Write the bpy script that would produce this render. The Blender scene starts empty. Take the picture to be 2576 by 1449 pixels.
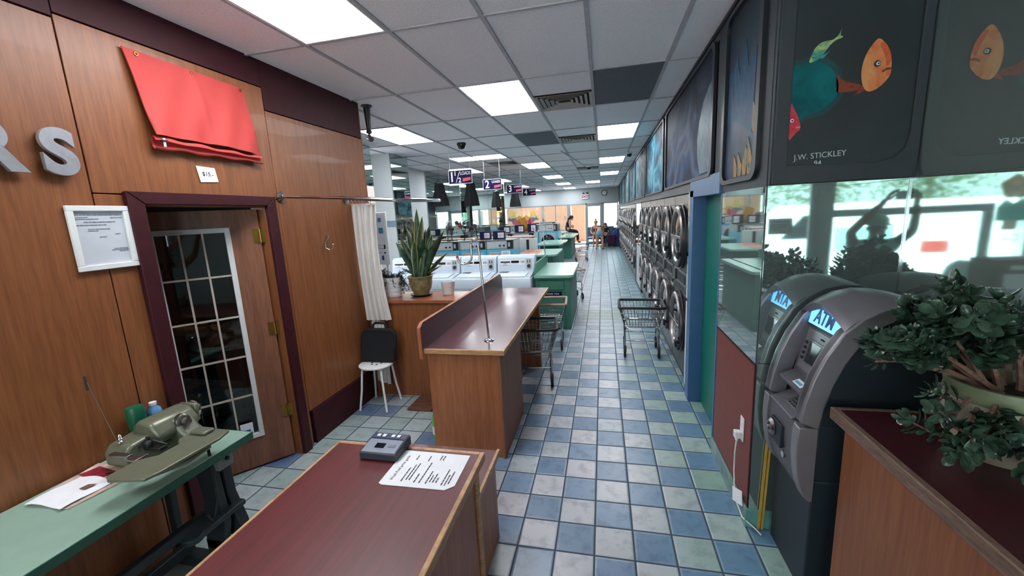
import bpy, bmesh, math, random
from mathutils import Vector, Matrix, Euler
from math import sin, cos, pi, radians as rad
random.seed(7)
S = bpy.context.scene
COL = S.collection
H = 3.012          # ceiling height
HC = 1.829         # lens height

# ---------------------------------------------------------------- camera
yaw, pitch, roll = 0.2264, 0.1792, -0.0507
fwd = Vector((-sin(yaw)*cos(pitch), cos(yaw)*cos(pitch), -sin(pitch)))
rgt = Vector((cos(yaw), sin(yaw), 0)); upv = rgt.cross(fwd)
r2 = cos(roll)*rgt + sin(roll)*upv; u2 = -sin(roll)*rgt + cos(roll)*upv
cam = bpy.data.cameras.new('camera'); cam.sensor_width = 36; cam.sensor_fit = 'HORIZONTAL'
cam.lens = 1015.66/2576*36; cam.clip_start = 0.01; cam.clip_end = 200
co = bpy.data.objects.new('camera', cam); COL.objects.link(co)
M = Matrix((r2, u2, -fwd)).transposed().to_4x4(); M.translation = Vector((0, 0, HC))
co.matrix_world = M
S.camera = co

# ---------------------------------------------------------------- daylight, exposure
w = bpy.data.worlds.new('sky'); S.world = w; w.use_nodes = True
wn = w.node_tree; wb = wn.nodes['Background']
sky = wn.nodes.new('ShaderNodeTexSky'); sky.sky_type = 'HOSEK_WILKIE'; sky.turbidity = 5
sky.sun_direction = (0.3, -0.5, 0.8)
mx = wn.nodes.new('ShaderNodeMix'); mx.data_type = 'RGBA'; mx.inputs[0].default_value = 0.75
wn.links.new(sky.outputs[0], mx.inputs[6]); mx.inputs[7].default_value = (0.92, 0.98, 1.0, 1)
wn.links.new(mx.outputs[2], wb.inputs[0]); wb.inputs[1].default_value = 3.6
SUN = bpy.data.lights.new('sun', 'SUN'); SUN.energy = 26.0; SUN.angle = rad(3)
so = bpy.data.objects.new('sun', SUN); COL.objects.link(so); so.rotation_euler = (rad(-32), rad(12), 0); so.location = (0, -8, 9)
LIGHT_STRENGTH = 10.0
S.view_settings.view_transform = 'Standard'; S.view_settings.look = 'None'
S.view_settings.exposure = 0.95; S.view_settings.gamma = 1; S.view_settings.use_curve_mapping = False
S.cycles.max_bounces = 9; S.cycles.diffuse_bounces = 4; S.cycles.glossy_bounces = 6
S.cycles.transmission_bounces = 6; S.cycles.transparent_max_bounces = 12
S.cycles.caustics_reflective = False; S.cycles.caustics_refractive = False
S.cycles.sample_clamp_indirect = 6; S.cycles.use_denoising = True

# ---------------------------------------------------------------- materials
def lin(c):
    c = [x/255 for x in c]
    return tuple([x/12.92 if x <= .04045 else ((x+.055)/1.055)**2.4 for x in c]+[1])
def newmat(name):
    m = bpy.data.materials.new(name); m.use_nodes = True
    return m, m.node_tree.nodes, m.node_tree.links, m.node_tree.nodes['Principled BSDF']
def mth(N, L, op, a, b=None, c=None):
    n = N.new('ShaderNodeMath'); n.operation = op
    for i, v in enumerate((a, b, c)):
        if v is None: continue
        if isinstance(v, (int, float)): n.inputs[i].default_value = v
        else: L.new(v, n.inputs[i])
    return n.outputs[0]
def mixc(N, L, f, a, b):
    n = N.new('ShaderNodeMix'); n.data_type = 'RGBA'
    for i, v in ((0, f), (6, a), (7, b)):
        if isinstance(v, (int, float)): n.inputs[i].default_value = v
        elif isinstance(v, tuple): n.inputs[i].default_value = v
        else: L.new(v, n.inputs[i])
    return n.outputs[2]
def noise(N, L, scale=(1, 1, 1), s=5, det=3, src='Object', rough=.5):
    t = N.new('ShaderNodeTexCoord') if src == 'Object' else N.new('ShaderNodeNewGeometry')
    mp = N.new('ShaderNodeMapping'); mp.inputs['Scale'].default_value = scale
    L.new(t.outputs['Object'] if src == 'Object' else t.outputs['Position'], mp.inputs[0])
    n = N.new('ShaderNodeTexNoise'); n.inputs['Scale'].default_value = s; n.inputs['Detail'].default_value = det
    n.inputs['Roughness'].default_value = rough
    L.new(mp.outputs[0], n.inputs[0]); return n.outputs[0]
def ramp(N, L, f, stops):
    r = N.new('ShaderNodeValToRGB'); L.new(f, r.inputs[0])
    while len(r.color_ramp.elements) < len(stops): r.color_ramp.elements.new(.5)
    for e, (p, c) in zip(r.color_ramp.elements, stops): e.position = p; e.color = c
    return r.outputs[0]
def bump(N, L, h, B, st=.2, d=.01):
    b = N.new('ShaderNodeBump'); b.inputs['Strength'].default_value = st; b.inputs['Distance'].default_value = d
    L.new(h, b.inputs['Height']); L.new(b.outputs[0], B.inputs['Normal'])
def plain(name, c, rough=.5, metal=0, var=.06, s=14, em=0, spec=.5, alpha=1, coat=0):
    m, N, L, B = newmat(name)
    c = lin(c); n = noise(N, L, s=s)
    d = tuple([x*(1-var*2.2) for x in c[:3]]+[1]); e = tuple([min(1, x*(1+var)) for x in c[:3]]+[1])
    L.new(ramp(N, L, n, [(.3, d), (.7, e)]), B.inputs['Base Color'])
    B.inputs['Roughness'].default_value = rough; B.inputs['Metallic'].default_value = metal
    B.inputs['Specular IOR Level'].default_value = spec
    if coat: B.inputs['Coat Weight'].default_value = coat
    if em: B.inputs['Emission Color'].default_value = c; B.inputs['Emission Strength'].default_value = em
    return m
def wood(name, c1, c2, scale=(14, 14, .9), rough=.45, s=2.2, coat=.04):
    m, N, L, B = newmat(name)
    n = noise(N, L, scale, s, 6, 'World', .6); n2 = noise(N, L, tuple(x*4 for x in scale), s, 3, 'World')
    a = mixc(N, L, .3, n, n2)
    c1, c2 = lin(c1), lin(c2)
    L.new(ramp(N, L, a, [(.36, c1), (.62, c2)]), B.inputs['Base Color'])
    B.inputs['Roughness'].default_value = rough; B.inputs['Coat Weight'].default_value = coat
    bump(N, L, a, B, .08, .002); return m
def mirror(name, c=(205, 220, 216), rough=.015, metal=1):
    m, N, L, B = newmat(name)
    n = noise(N, L, s=3)
    c = lin(c); L.new(ramp(N, L, n, [(.3, tuple([x*.96 for x in c[:3]]+[1])), (.7, c)]), B.inputs['Base Color'])
    B.inputs['Metallic'].default_value = metal; B.inputs['Roughness'].default_value = rough; return m
def glass(name, tint=(235, 245, 243), refl=.10):
    m = bpy.data.materials.new(name); m.use_nodes = True; N, L = m.node_tree.nodes, m.node_tree.links
    N.clear(); o = N.new('ShaderNodeOutputMaterial'); t = N.new('ShaderNodeBsdfTransparent'); g = N.new('ShaderNodeBsdfGlossy')
    t.inputs[0].default_value = lin(tint); g.inputs['Roughness'].default_value = .02
    f = N.new('ShaderNodeFresnel'); f.inputs[0].default_value = 1.5
    k = mth(N, L, 'ADD', f.outputs[0], refl - .04)
    mxs = N.new('ShaderNodeMixShader'); L.new(k, mxs.inputs[0]); L.new(t.outputs[0], mxs.inputs[1]); L.new(g.outputs[0], mxs.inputs[2])
    L.new(mxs.outputs[0], o.inputs[0]); return m

def floor_mat():
    m, N, L, B = newmat('floor tiles')
    g = N.new('ShaderNodeNewGeometry'); sp = N.new('ShaderNodeSeparateXYZ'); L.new(g.outputs['Position'], sp.inputs[0])
    X, Y = sp.outputs[0], sp.outputs[1]
    u = mth(N, L, 'DIVIDE', mth(N, L, 'ADD', X, .0614+.212*100), .212)
    v = mth(N, L, 'DIVIDE', mth(N, L, 'ADD', Y, -1.9171+.2144*100), .2144)
    iu, iv = mth(N, L, 'FLOOR', u), mth(N, L, 'FLOOR', v)
    fu, fv = mth(N, L, 'FRACT', u), mth(N, L, 'FRACT', v)
    par = mth(N, L, 'MODULO', mth(N, L, 'ADD', iu, iv), 2)
    cv = N.new('ShaderNodeCombineXYZ'); L.new(iu, cv.inputs[0]); L.new(iv, cv.inputs[1])
    wnz = N.new('ShaderNodeTexWhiteNoise'); wnz.noise_dimensions = '2D'; L.new(cv.outputs[0], wnz.inputs['Vector'])
    r = wnz.outputs['Value']
    white = ramp(N, L, r, [(0, lin((196, 194, 200))), (.6, lin((186, 190, 196))), (1, lin((170, 184, 188)))])
    blue = ramp(N, L, r, [(0, lin((112, 138, 166))), (.5, lin((126, 150, 176))), (1, lin((104, 130, 158)))])
    chk = mixc(N, L, par, white, blue)
    # back-of-counter area: pale grey-green with stray blue tiles
    plainarea = ramp(N, L, r, [(0, lin((150, 168, 166))), (.55, lin((172, 182, 184))), (.80, lin((160, 176, 176))), (.84, lin((92, 112, 146))), (1, lin((100, 122, 152)))])
    fx = mth(N, L, 'LESS_THAN', X, -.95)
    c = mixc(N, L, fx, chk, plainarea)
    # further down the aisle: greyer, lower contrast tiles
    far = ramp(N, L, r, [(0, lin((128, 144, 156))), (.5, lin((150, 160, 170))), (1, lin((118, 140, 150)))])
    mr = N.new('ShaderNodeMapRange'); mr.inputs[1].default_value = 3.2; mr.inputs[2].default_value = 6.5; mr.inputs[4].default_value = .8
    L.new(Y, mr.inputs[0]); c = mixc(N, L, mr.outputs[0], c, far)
    # olive replacement tiles
    ol = mth(N, L, 'MULTIPLY', mth(N, L, 'LESS_THAN', mth(N, L, 'ABSOLUTE', mth(N, L, 'ADD', Y, -7.15)), .36),
             mth(N, L, 'LESS_THAN', mth(N, L, 'ABSOLUTE', mth(N, L, 'ADD', X, .0)), .37))
    c = mixc(N, L, mth(N, L, 'MULTIPLY', ol, .8), c, lin((120, 142, 122)))
    # teal glazed tiles by the right wall
    mr2 = N.new('ShaderNodeMapRange'); mr2.inputs[1].default_value = .05; mr2.inputs[2].default_value = .6; mr2.inputs[4].default_value = .75
    L.new(X, mr2.inputs[0])
    teal = mixc(N, L, par, ramp(N, L, r, [(0, lin((150, 178, 172))), (.6, lin((138, 172, 160))), (1, lin((112, 158, 134)))]),
                ramp(N, L, r, [(0, lin((74, 118, 148))), (1, lin((96, 138, 164)))]))
    c = mixc(N, L, mr2.outputs[0], c, teal)
    n1 = noise(N, L, s=11, det=4, src='World', rough=.65)
    mot = ramp(N, L, n1, [(.36, (.50, .56, .62, 1)), (.52, (1, 1, 1, 1))])
    mm = N.new('ShaderNodeMix'); mm.data_type = 'RGBA'; mm.blend_type = 'MULTIPLY'; mm.inputs[0].default_value = .55
    L.new(c, mm.inputs[6]); L.new(mot, mm.inputs[7]); c = mm.outputs[2]
    # grout
    e1 = mth(N, L, 'MINIMUM', mth(N, L, 'MINIMUM', fu, mth(N, L, 'SUBTRACT', 1, fu)), mth(N, L, 'MINIMUM', fv, mth(N, L, 'SUBTRACT', 1, fv)))
    mr4 = N.new('ShaderNodeMapRange'); mr4.inputs[1].default_value = .03; mr4.inputs[2].default_value = .10; mr4.inputs[3].default_value = .22; mr4.inputs[4].default_value = 0; L.new(e1, mr4.inputs[0])
    c = mixc(N, L, mr4.outputs[0], c, lin((176, 196, 208)))
    gm = mth(N, L, 'LESS_THAN', e1, .025)
    c = mixc(N, L, gm, c, lin((58, 72, 88)))
    L.new(c, B.inputs['Base Color'])
    L.new(mth(N, L, 'ADD', mth(N, L, 'MULTIPLY', gm, .4), .32), B.inputs['Roughness'])
    mr3 = N.new('ShaderNodeMapRange'); mr3.inputs[1].default_value = .012; mr3.inputs[2].default_value = .06; L.new(e1, mr3.inputs[0])
    bump(N, L, mr3.outputs[0], B, .5, .004)
    return m
def ceil_mat(name, c1, c2):
    m, N, L, B = newmat(name)
    n = noise(N, L, s=70, det=2, src='World'); n2 = noise(N, L, s=.7, det=2, src='World')
    a = mixc(N, L, .35, n, n2)
    L.new(ramp(N, L, a, [(.35, lin(c1)), (.65, lin(c2))]), B.inputs['Base Color']); B.inputs['Roughness'].default_value = .9
    bump(N, L, n, B, .5, .004); return m
def paint_mat(name, stops, scale=(1, 3, .6), s=1.6, rough=.3, vert=None):
    m, N, L, B = newmat(name)
    n = noise(N, L, scale, s, 5, 'World', .55); n.node.inputs['Distortion'].default_value = 1.1
    c = ramp(N, L, n, stops)
    if vert:   # painting darkens or changes hue with height of the picture
        g = N.new('ShaderNodeNewGeometry'); sp = N.new('ShaderNodeSeparateXYZ'); L.new(g.outputs['Position'], sp.inputs[0])
        mr = N.new('ShaderNodeMapRange'); mr.inputs[1].default_value = vert[0]; mr.inputs[2].default_value = vert[1]; L.new(sp.outputs[2], mr.inputs[0])
        c = mixc(N, L, mr.outputs[0], c, lin(vert[2]))
    L.new(c, B.inputs['Base Color']); B.inputs['Roughness'].default_value = rough; B.inputs['Specular IOR Level'].default_value = .22; return m

MT = {}
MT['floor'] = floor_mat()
MT['ceil'] = ceil_mat('ceiling tile', (240, 234, 237), (250, 246, 248))
MT['ceildark'] = ceil_mat('dark ceiling tile', (92, 96, 104), (106, 110, 118))
MT['tbar'] = plain('grey ceiling grid', (184, 180, 184), .6)
MT['wood'] = wood('cherry wood veneer', (118, 68, 37), (141, 86, 50))
MT['wood2'] = wood('walnut counter veneer', (140, 80, 50), (170, 104, 68))
MT['maroon'] = plain('maroon laminate', (60, 20, 28), .55, var=.1, spec=.25)
MT['gap'] = plain('dark joint', (24, 14, 12), .9)
MT['top'] = wood('dark red counter laminate', (80, 20, 24), (98, 28, 32), (18, 1.2, 18), .4, 1.6)
MT['top2'] = wood('brown counter laminate', (78, 40, 50), (92, 50, 60), (18, 1.2, 18), .22, 1.6)
MT['top3'] = wood('dark maroon counter laminate', (50, 16, 22), (64, 22, 30), (18, 1.2, 18), .4, 1.6)
MT['oak'] = wood('oak edging', (150, 108, 72), (200, 156, 112), (3, 3, 40), .5, 3)
MT['oakdark'] = wood('weathered oak edging', (84, 66, 54), (126, 102, 86), (30, 3, 30), .5, 3)
MT['redpanel'] = plain('brick red panel', (120, 52, 42), .5, var=.05)
MT['black'] = plain('black plastic', (18, 19, 21), .45)
MT['blackcloth'] = plain('black cloth', (16, 18, 22), .9)
MT['white'] = plain('white paint', (225, 226, 226), .5, var=.02)
MT['whiteplastic'] = plain('white plastic', (232, 234, 236), .35, var=.02)
MT['paper'] = plain('white paper', (236, 237, 242), .8, var=.02)
MT['ink'] = plain('black ink', (50, 52, 58), .8)
MT['inklight'] = plain('grey ink', (120, 126, 136), .8)
MT['chrome'] = plain('chrome', (205, 205, 208), .12, 1, var=.03)
MT['steel'] = plain('brushed steel', (140, 136, 136), .32, 1, var=.1, s=6)
MT['darksteel'] = plain('dark steel', (84, 82, 86), .32, 1, var=.1, s=6)
MT['brass'] = plain('brass', (150, 120, 60), .35, 1)
MT['alum'] = plain('brushed aluminium letter', (182, 184, 190), .35, .6, var=.05, s=30)
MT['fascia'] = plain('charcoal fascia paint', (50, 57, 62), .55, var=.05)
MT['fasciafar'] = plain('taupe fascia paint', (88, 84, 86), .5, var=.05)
MT['mirror'] = mirror('mirror glass', (190, 208, 203), .03, .84)
MT['mirror2'] = mirror('old mirror glass', (196, 214, 208), .025)
MT['blueframe'] = plain('blue door frame paint', (66, 108, 152), .4, var=.04)
MT['tealdoor'] = plain('green door paint', (8, 112, 96), .35, var=.05)
MT['greentop'] = plain('pale green laminate', (140, 190, 174), .18, var=.02)
MT['greencab'] = plain('green laminate', (58, 118, 100), .45, var=.04)
MT['greentable'] = plain('celadon laminate', (142, 172, 156), .3, var=.03)
MT['greenedge'] = plain('dark green edge', (40, 92, 78), .5)
MT['blue'] = plain('blue enamel', (86, 176, 206), .35, var=.03)
MT['enamel'] = plain('white enamel', (206, 220, 232), .2, var=.01)
MT['greypanel'] = plain('grey console panel', (176, 182, 184), .4, var=.03)
MT['rubber'] = plain('black rubber', (20, 20, 22), .6)
MT['wallwhite'] = plain('cool white wall', (184, 192, 194), .7, var=.02, s=2)
MT['beige'] = plain('beige wall', (205, 198, 192), .8, var=.02, s=2)
MT['bluestripe'] = plain('blue wall stripe', (104, 128, 150), .6)
MT['red'] = plain('coral red cloth', (186, 62, 58), .75, var=.04, s=8)
MT['curtain'] = plain('white curtain cloth', (214, 210, 206), .85, var=.03, s=6)
MT['navy'] = plain('navy sign', (8, 9, 52), .7, var=.03, spec=.2)
MT['white_ink'] = plain('white lettering', (236, 236, 240), .5, var=.01)
MT['pinkink'] = plain('pink lettering', (196, 70, 96), .5)
MT['atmgrey'] = plain('silver grey plastic', (138, 135, 141), .36, .45, var=.02)
MT['atmdark'] = plain('dark blue grey plastic', (30, 42, 50), .55, var=.04)
MT['atmmid'] = plain('mid grey plastic', (92, 92, 98), .45, .1, var=.03)
MT['atmblue'] = plain('lit blue sign', (96, 176, 250), .3, em=1.1, var=.0)
MT['atmtext'] = plain('blue sign letters', (14, 62, 140), .4)
MT['screen'] = plain('dark screen', (24, 26, 32), .08)
MT['leafjade'] = plain('jade leaf', (66, 94, 76), .2, var=.35, s=26)
MT['stem'] = plain('woody stem', (140, 108, 92), .8, var=.25, s=40)
MT['leafdark'] = plain('dark trailing leaf', (40, 50, 44), .4, var=.3, s=20)
MT['snake'] = plain('snake plant green', (40, 70, 44), .4, var=.45, s=22)
MT['snakeedge'] = plain('snake plant yellow margin', (148, 150, 98), .5, var=.1)
MT['potwhite'] = plain('white ceramic', (214, 216, 220), .3, var=.02)
MT['pottan'] = plain('olive tan glazed clay', (128, 118, 84), .45, var=.2, s=18)
MT['potcream'] = plain('cream clay pot', (188, 180, 164), .55, var=.06, s=8)
MT['potgreen'] = plain('green glaze', (128, 140, 108), .45, var=.12, s=18)
MT['soil'] = plain('potting soil', (48, 38, 32), .95, var=.3, s=60)
MT['machine'] = plain('olive grey enamel', (112, 116, 98), .32, .25, var=.05)
MT['irongrey'] = plain('dark iron', (44, 54, 60), .5, .2, var=.06)
MT['skin'] = plain('skin', (198, 146, 122), .55, var=.03)
MT['skindark'] = plain('tanned skin', (150, 104, 84), .55, var=.03)
MT['lamp'] = None
def lampmat():
    m = bpy.data.materials.new('lit ceiling diffuser'); m.use_nodes = True; N, L = m.node_tree.nodes, m.node_tree.links; N.clear()
    o = N.new('ShaderNodeOutputMaterial'); e = N.new('ShaderNodeEmission'); e.inputs[1].default_value = LIGHT_STRENGTH
    n = noise(N, L, (8, .6, 1), 1.2, 1, 'World')
    L.new(ramp(N, L, n, [(.35, (.90, .93, 1, 1)), (.65, (1, 1, 1, 1))]), e.inputs[0]); L.new(e.outputs[0], o.inputs[0]); return m
MT['lamp'] = lampmat()

# ---------------------------------------------------------------- mesh building
class MB:
    def __init__(s): s.v = []; s.f = []; s.m = []; s.mi = 0
    def add(s, vs, fs):
        b = len(s.v); s.v += [tuple(p) for p in vs]
        for f in fs: s.f.append(tuple(i+b for i in f)); s.m.append(s.mi)
        return s
    def box(s, x0, y0, z0, x1, y1, z1):
        x0, x1 = min(x0, x1), max(x0, x1); y0, y1 = min(y0, y1), max(y0, y1); z0, z1 = min(z0, z1), max(z0, z1)
        return s.add([(x0,y0,z0),(x1,y0,z0),(x1,y1,z0),(x0,y1,z0),(x0,y0,z1),(x1,y0,z1),(x1,y1,z1),(x0,y1,z1)],
              [(0,3,2,1),(4,5,6,7),(0,1,5,4),(1,2,6,5),(2,3,7,6),(3,0,4,7)])
    def prism(s, poly, ax, a, b):
        # poly: 2-D outline; ax: extrusion axis; a,b: extents.  ax x: (y,z); y: (x,z); z: (x,y)
        def P(p, t): return {'x': (t, p[0], p[1]), 'y': (p[0], t, p[1]), 'z': (p[0], p[1], t)}[ax]
        n = len(poly); vs = [P(p, a) for p in poly]+[P(p, b) for p in poly]
        fs = [tuple(range(n))[::-1], tuple(range(n, 2*n))]+[(i, (i+1) % n, n+(i+1) % n, n+i) for i in range(n)]
        return s.add(vs, fs)
    def tube(s, pts, r, n=8, closed=False, cap=True):
        pts = [Vector(p) for p in pts]; k = len(pts)
        rs = r if isinstance(r, (list, tuple)) else [r]*k
        vs = []; prev = None
        for i, p in enumerate(pts):
            a = pts[(i-1) % k] if (i > 0 or closed) else p; b = pts[(i+1) % k] if (i < k-1 or closed) else p
            t = (b-a).normalized()
            if prev is None:
                ref = Vector((0, 0, 1)) if abs(t.z) < .9 else Vector((1, 0, 0)); u = t.cross(ref).normalized()
            else:
                u = prev - t*prev.dot(t)
                u = u.normalized() if u.length > 1e-6 else t.orthogonal().normalized()
            prev = u; w2 = t.cross(u)
            for j in range(n):
                an = 2*pi*j/n; vs.append(p+(u*cos(an)+w2*sin(an))*rs[i])
        fs = []
        for i in range(k if closed else k-1):
            for j in range(n):
                a = i*n+j; b = i*n+(j+1) % n; c = ((i+1) % k)*n+(j+1) % n; d = ((i+1) % k)*n+j
                fs.append((a, b, c, d))
        if cap and not closed: fs += [tuple(range(n))[::-1], tuple(range((k-1)*n, k*n))]
        return s.add(vs, fs)
    def cyl(s, p0, p1, r, n=16, r1=None): return s.tube([p0, p1], [r, r if r1 is None else r1], n)
    def lathe(s, prof, c=(0, 0, 0), n=24, ax='z', ripple=None):
        vs = []
        for k, (r, z) in enumerate(prof):
            for j in range(n):
                an = 2*pi*j/n; rr = r*(ripple(an, k) if ripple else 1)
                q = (rr*cos(an), rr*sin(an), z)
                if ax == 'x': q = (q[2], q[0], q[1])
                if ax == 'y': q = (q[0], q[2], q[1])
                vs.append((c[0]+q[0], c[1]+q[1], c[2]+q[2]))
        K = len(prof); fs = []
        for i in range(K-1):
            for j in range(n): fs.append((i*n+j, i*n+(j+1) % n, (i+1)*n+(j+1) % n, (i+1)*n+j))
        if prof[0][0] > 1e-4: fs.append(tuple(range(n))[::-1])
        if prof[-1][0] > 1e-4: fs.append(tuple(range((K-1)*n, K*n)))
        return s.add(vs, fs)
    def ball(s, c, r, n=12, m=8):
        if not isinstance(r, (tuple, list)): r = (r, r, r)
        vs = [(c[0], c[1], c[2]-r[2])]
        for i in range(1, m):
            a = -pi/2+pi*i/m
            for j in range(n): vs.append((c[0]+r[0]*cos(a)*cos(2*pi*j/n), c[1]+r[1]*cos(a)*sin(2*pi*j/n), c[2]+r[2]*sin(a)))
        vs.append((c[0], c[1], c[2]+r[2])); fs = []
        for j in range(n): fs.append((0, 1+(j+1) % n, 1+j)); fs.append((len(vs)-1, 1+(m-2)*n+j, 1+(m-2)*n+(j+1) % n))
        for i in range(m-2):
            for j in range(n): fs.append((1+i*n+j, 1+i*n+(j+1) % n, 1+(i+1)*n+(j+1) % n, 1+(i+1)*n+j))
        return s.add(vs, fs)
    def ring(s, c, R, r, ax='z', n=40, k=8, sx=1, sz=1):
        pts = []
        for j in range(n):
            a = 2*pi*j/n; u, v = R*cos(a)*sx, R*sin(a)*sz
            pts.append({'z': (c[0]+u, c[1]+v, c[2]), 'x': (c[0], c[1]+u, c[2]+v), 'y': (c[0]+u, c[1], c[2]+v)}[ax])
        return s.tube(pts, r, k, closed=True)
    def grid(s, P, nu, nv, thick=None):
        # P(u,v)->point; optional solid thickness vector
        vs = [P(i/nu, j/nv) for j in range(nv+1) for i in range(nu+1)]
        fs = [(j*(nu+1)+i, j*(nu+1)+i+1, (j+1)*(nu+1)+i+1, (j+1)*(nu+1)+i) for j in range(nv) for i in range(nu)]
        if thick:
            T = Vector(thick); n = len(vs); vs2 = [tuple(Vector(p)+T) for p in vs]
            fb = [tuple(x+n for x in f[::-1]) for f in fs]
            bd = [i for i in range(nu+1)]+[j*(nu+1)+nu for j in range(1, nv+1)]+[nv*(nu+1)+i for i in range(nu-1, -1, -1)]+[j*(nu+1) for j in range(nv-1, 0, -1)]
            sd = [(bd[(k+1) % len(bd)], bd[k], bd[k]+n, bd[(k+1) % len(bd)]+n) for k in range(len(bd))]
            return s.add(vs+vs2, fs+fb+sd)
        return s.add(vs, fs)
    def build(s, name, mat, parent=None, bev=0, smooth=True, loc=None, ang=40):
        me = bpy.data.meshes.new(name)
        off = Vector((0, 0, 0))
        if parent is not None:
            q = parent
            while q is not None: off += q.location if not q.get('_local') else Vector((0, 0, 0)); q = q.parent
        if loc is not None: off = Vector(loc)
        me.from_pydata([tuple(Vector(p)-off) for p in s.v], [], s.f)
        ms = mat if isinstance(mat, (list, tuple)) else [mat]
        for x in ms: me.materials.append(MT[x] if isinstance(x, str) else x)
        if len(ms) > 1: me.polygons.foreach_set('material_index', s.m)
        bm = bmesh.new(); bm.from_mesh(me); bmesh.ops.recalc_face_normals(bm, faces=bm.faces); bm.to_mesh(me); bm.free()
        if smooth:
            me.polygons.foreach_set('use_smooth', [True]*len(me.polygons)); me.set_sharp_from_angle(angle=rad(ang))
        me.update()
        o = bpy.data.objects.new(name, me); COL.objects.link(o)
        if parent is not None: o.parent = parent
        if loc is not None: o.location = loc
        if bev:
            b = o.modifiers.new('bevel', 'BEVEL'); b.width = bev; b.segments = 2; b.limit_method = 'ANGLE'; b.angle_limit = rad(40); b.harden_normals = False
        return o
def tag(o, label, cat=None, group=None):
    o['label'] = label
    if cat: o['category'] = cat
    if group: o['group'] = group
    return o
def thing(name, label, cat, loc=(0, 0, 0), rz=0, group=None, local=False):
    o = bpy.data.objects.new(name, None); o.empty_display_size = .05; COL.objects.link(o); o.location = loc; o.rotation_euler = (0, 0, rz)
    if local: o['_local'] = 1
    return tag(o, label, cat, group)
def struct(o): o['kind'] = 'structure'; return o
def copytree(o, loc, rz=None, label=None, parent=None):
    c = o.copy(); COL.objects.link(c)
    if parent is None:
        c.location = loc
        if rz is not None: c.rotation_euler = (0, 0, rz)
        if label: c['label'] = label
    else: c.parent = parent
    for ch in list(o.children): copytree(ch, None, parent=c)
    return c
def text(name, s, size, loc, rot, mat, parent=None, ext=.001, off=0, ax='CENTER', sx=1, local=True, spacing=1):
    cu = bpy.data.curves.new(name, 'FONT'); cu.body = s; cu.size = size; cu.extrude = ext; cu.offset = off
    cu.align_x = ax; cu.align_y = 'CENTER'; cu.space_character = spacing; cu.resolution_u = 12 if size > .15 else 3
    t = bpy.data.objects.new(name, cu); COL.objects.link(t)
    bpy.context.view_layer.update()
    me = bpy.data.meshes.new_from_object(t.evaluated_get(bpy.context.evaluated_depsgraph_get()))
    bpy.data.objects.remove(t); me.name = name
    Rm = Euler([rad(a) for a in rot]).to_matrix().to_4x4() @ Matrix.Diagonal((sx, 1, 1, 1))
    L0 = Vector(loc); off2 = Vector((0, 0, 0))
    if parent is not None:
        q = parent
        while q is not None: off2 += q.location if not q.get('_local') else Vector((0, 0, 0)); q = q.parent
    me.transform(Matrix.Translation(L0-off2) @ Rm)
    me.materials.clear(); me.materials.append(MT[mat])
    if sx < 0: me.flip_normals()
    o = bpy.data.objects.new(name, me); COL.objects.link(o)
    if parent is not None: o.parent = parent
    return o
ORD = ['first', 'second', 'third', 'fourth', 'fifth', 'sixth', 'seventh', 'eighth', 'ninth', 'tenth', 'eleventh', 'twelfth']
# ================================================================ ROOM SHELL
X2, Y1, RX, LX, FY, BY = 1.385, 2.27, .79, -2.40, -1.7, 22.3
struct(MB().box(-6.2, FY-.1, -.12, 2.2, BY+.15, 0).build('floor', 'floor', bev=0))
struct(MB().box(-6.2, FY-.1, H, 2.2, BY+.15, H+.1).build('ceiling', 'ceil'))
# exposed T-bar grid hanging just under the ceiling tiles
CX, CY, DX, DY = -1.9145, 2.5759, .61, 1.2016
g = MB()
for i in range(-6, 6):
    x = CX+i*DX
    if x < X2: g.box(x-.013, FY, H-.012, x+.013, BY if x < RX else Y1, H-.001)
for j in range(-3, 17):
    y = CY+j*DY; g.box(-5.6, y-.010, H-.011, RX if y > Y1 else X2, y+.010, H-.0015)
grid = g.build('ceiling_grid', 'tbar', smooth=False); struct(grid); grid.name = 'trim_1'
grid['label'] = 'grey T-bar grid of the suspended ceiling'

# ---- left wood-panelled wall with the door opening (y 1.72-2.54, z 0-1.98)
m = MB()
for y0, y1, z0, z1 in ((FY, 1.72, 0, H), (1.72, 2.54, 1.98, H), (2.54, 3.90, 0, H)): m.box(LX-.12, y0, z0, LX-.018, y1, z1)
wl = struct(m.build('wall_left', 'gap'))
p = MB()
T0, T1 = LX-.018, LX
def pan(y0, y1, z0, z1): p.box(T0, y0+.003, z0, T1, y1-.003, z1)
pan(FY, .30, .0, 2.80); pan(.30, 1.515, .0, 2.80)
pan(1.515, 2.675, 2.035, 2.82); pan(1.515, 1.645, 0, 2.029); pan(2.62, 2.675, .34, 2.029); pan(2.62, 2.675, 0, .334)
pan(2.675, 3.90, .30, 2.665)
pp = p.build('wood_panelling', 'wood', wl, bev=.002)
b = MB()
for y0, y1, z0 in ((FY, .30, 2.806), (.30, 1.515, 2.806), (1.515, 2.675, 2.826), (2.675, 3.90, 2.671)): b.box(T0, y0+.002, z0, T1+.004, y1-.002, H)
b.build('maroon_band', 'maroon', wl, bev=.002)
struct(MB().box(T0, 2.70, .0, T1+.012, 3.655, .295).build('baseboard_left', 'maroon', bev=.003))
MB().box(LX-.12, 3.90, 0, LX, 3.915, H).build('end_face', 'wood', wl)

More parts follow.
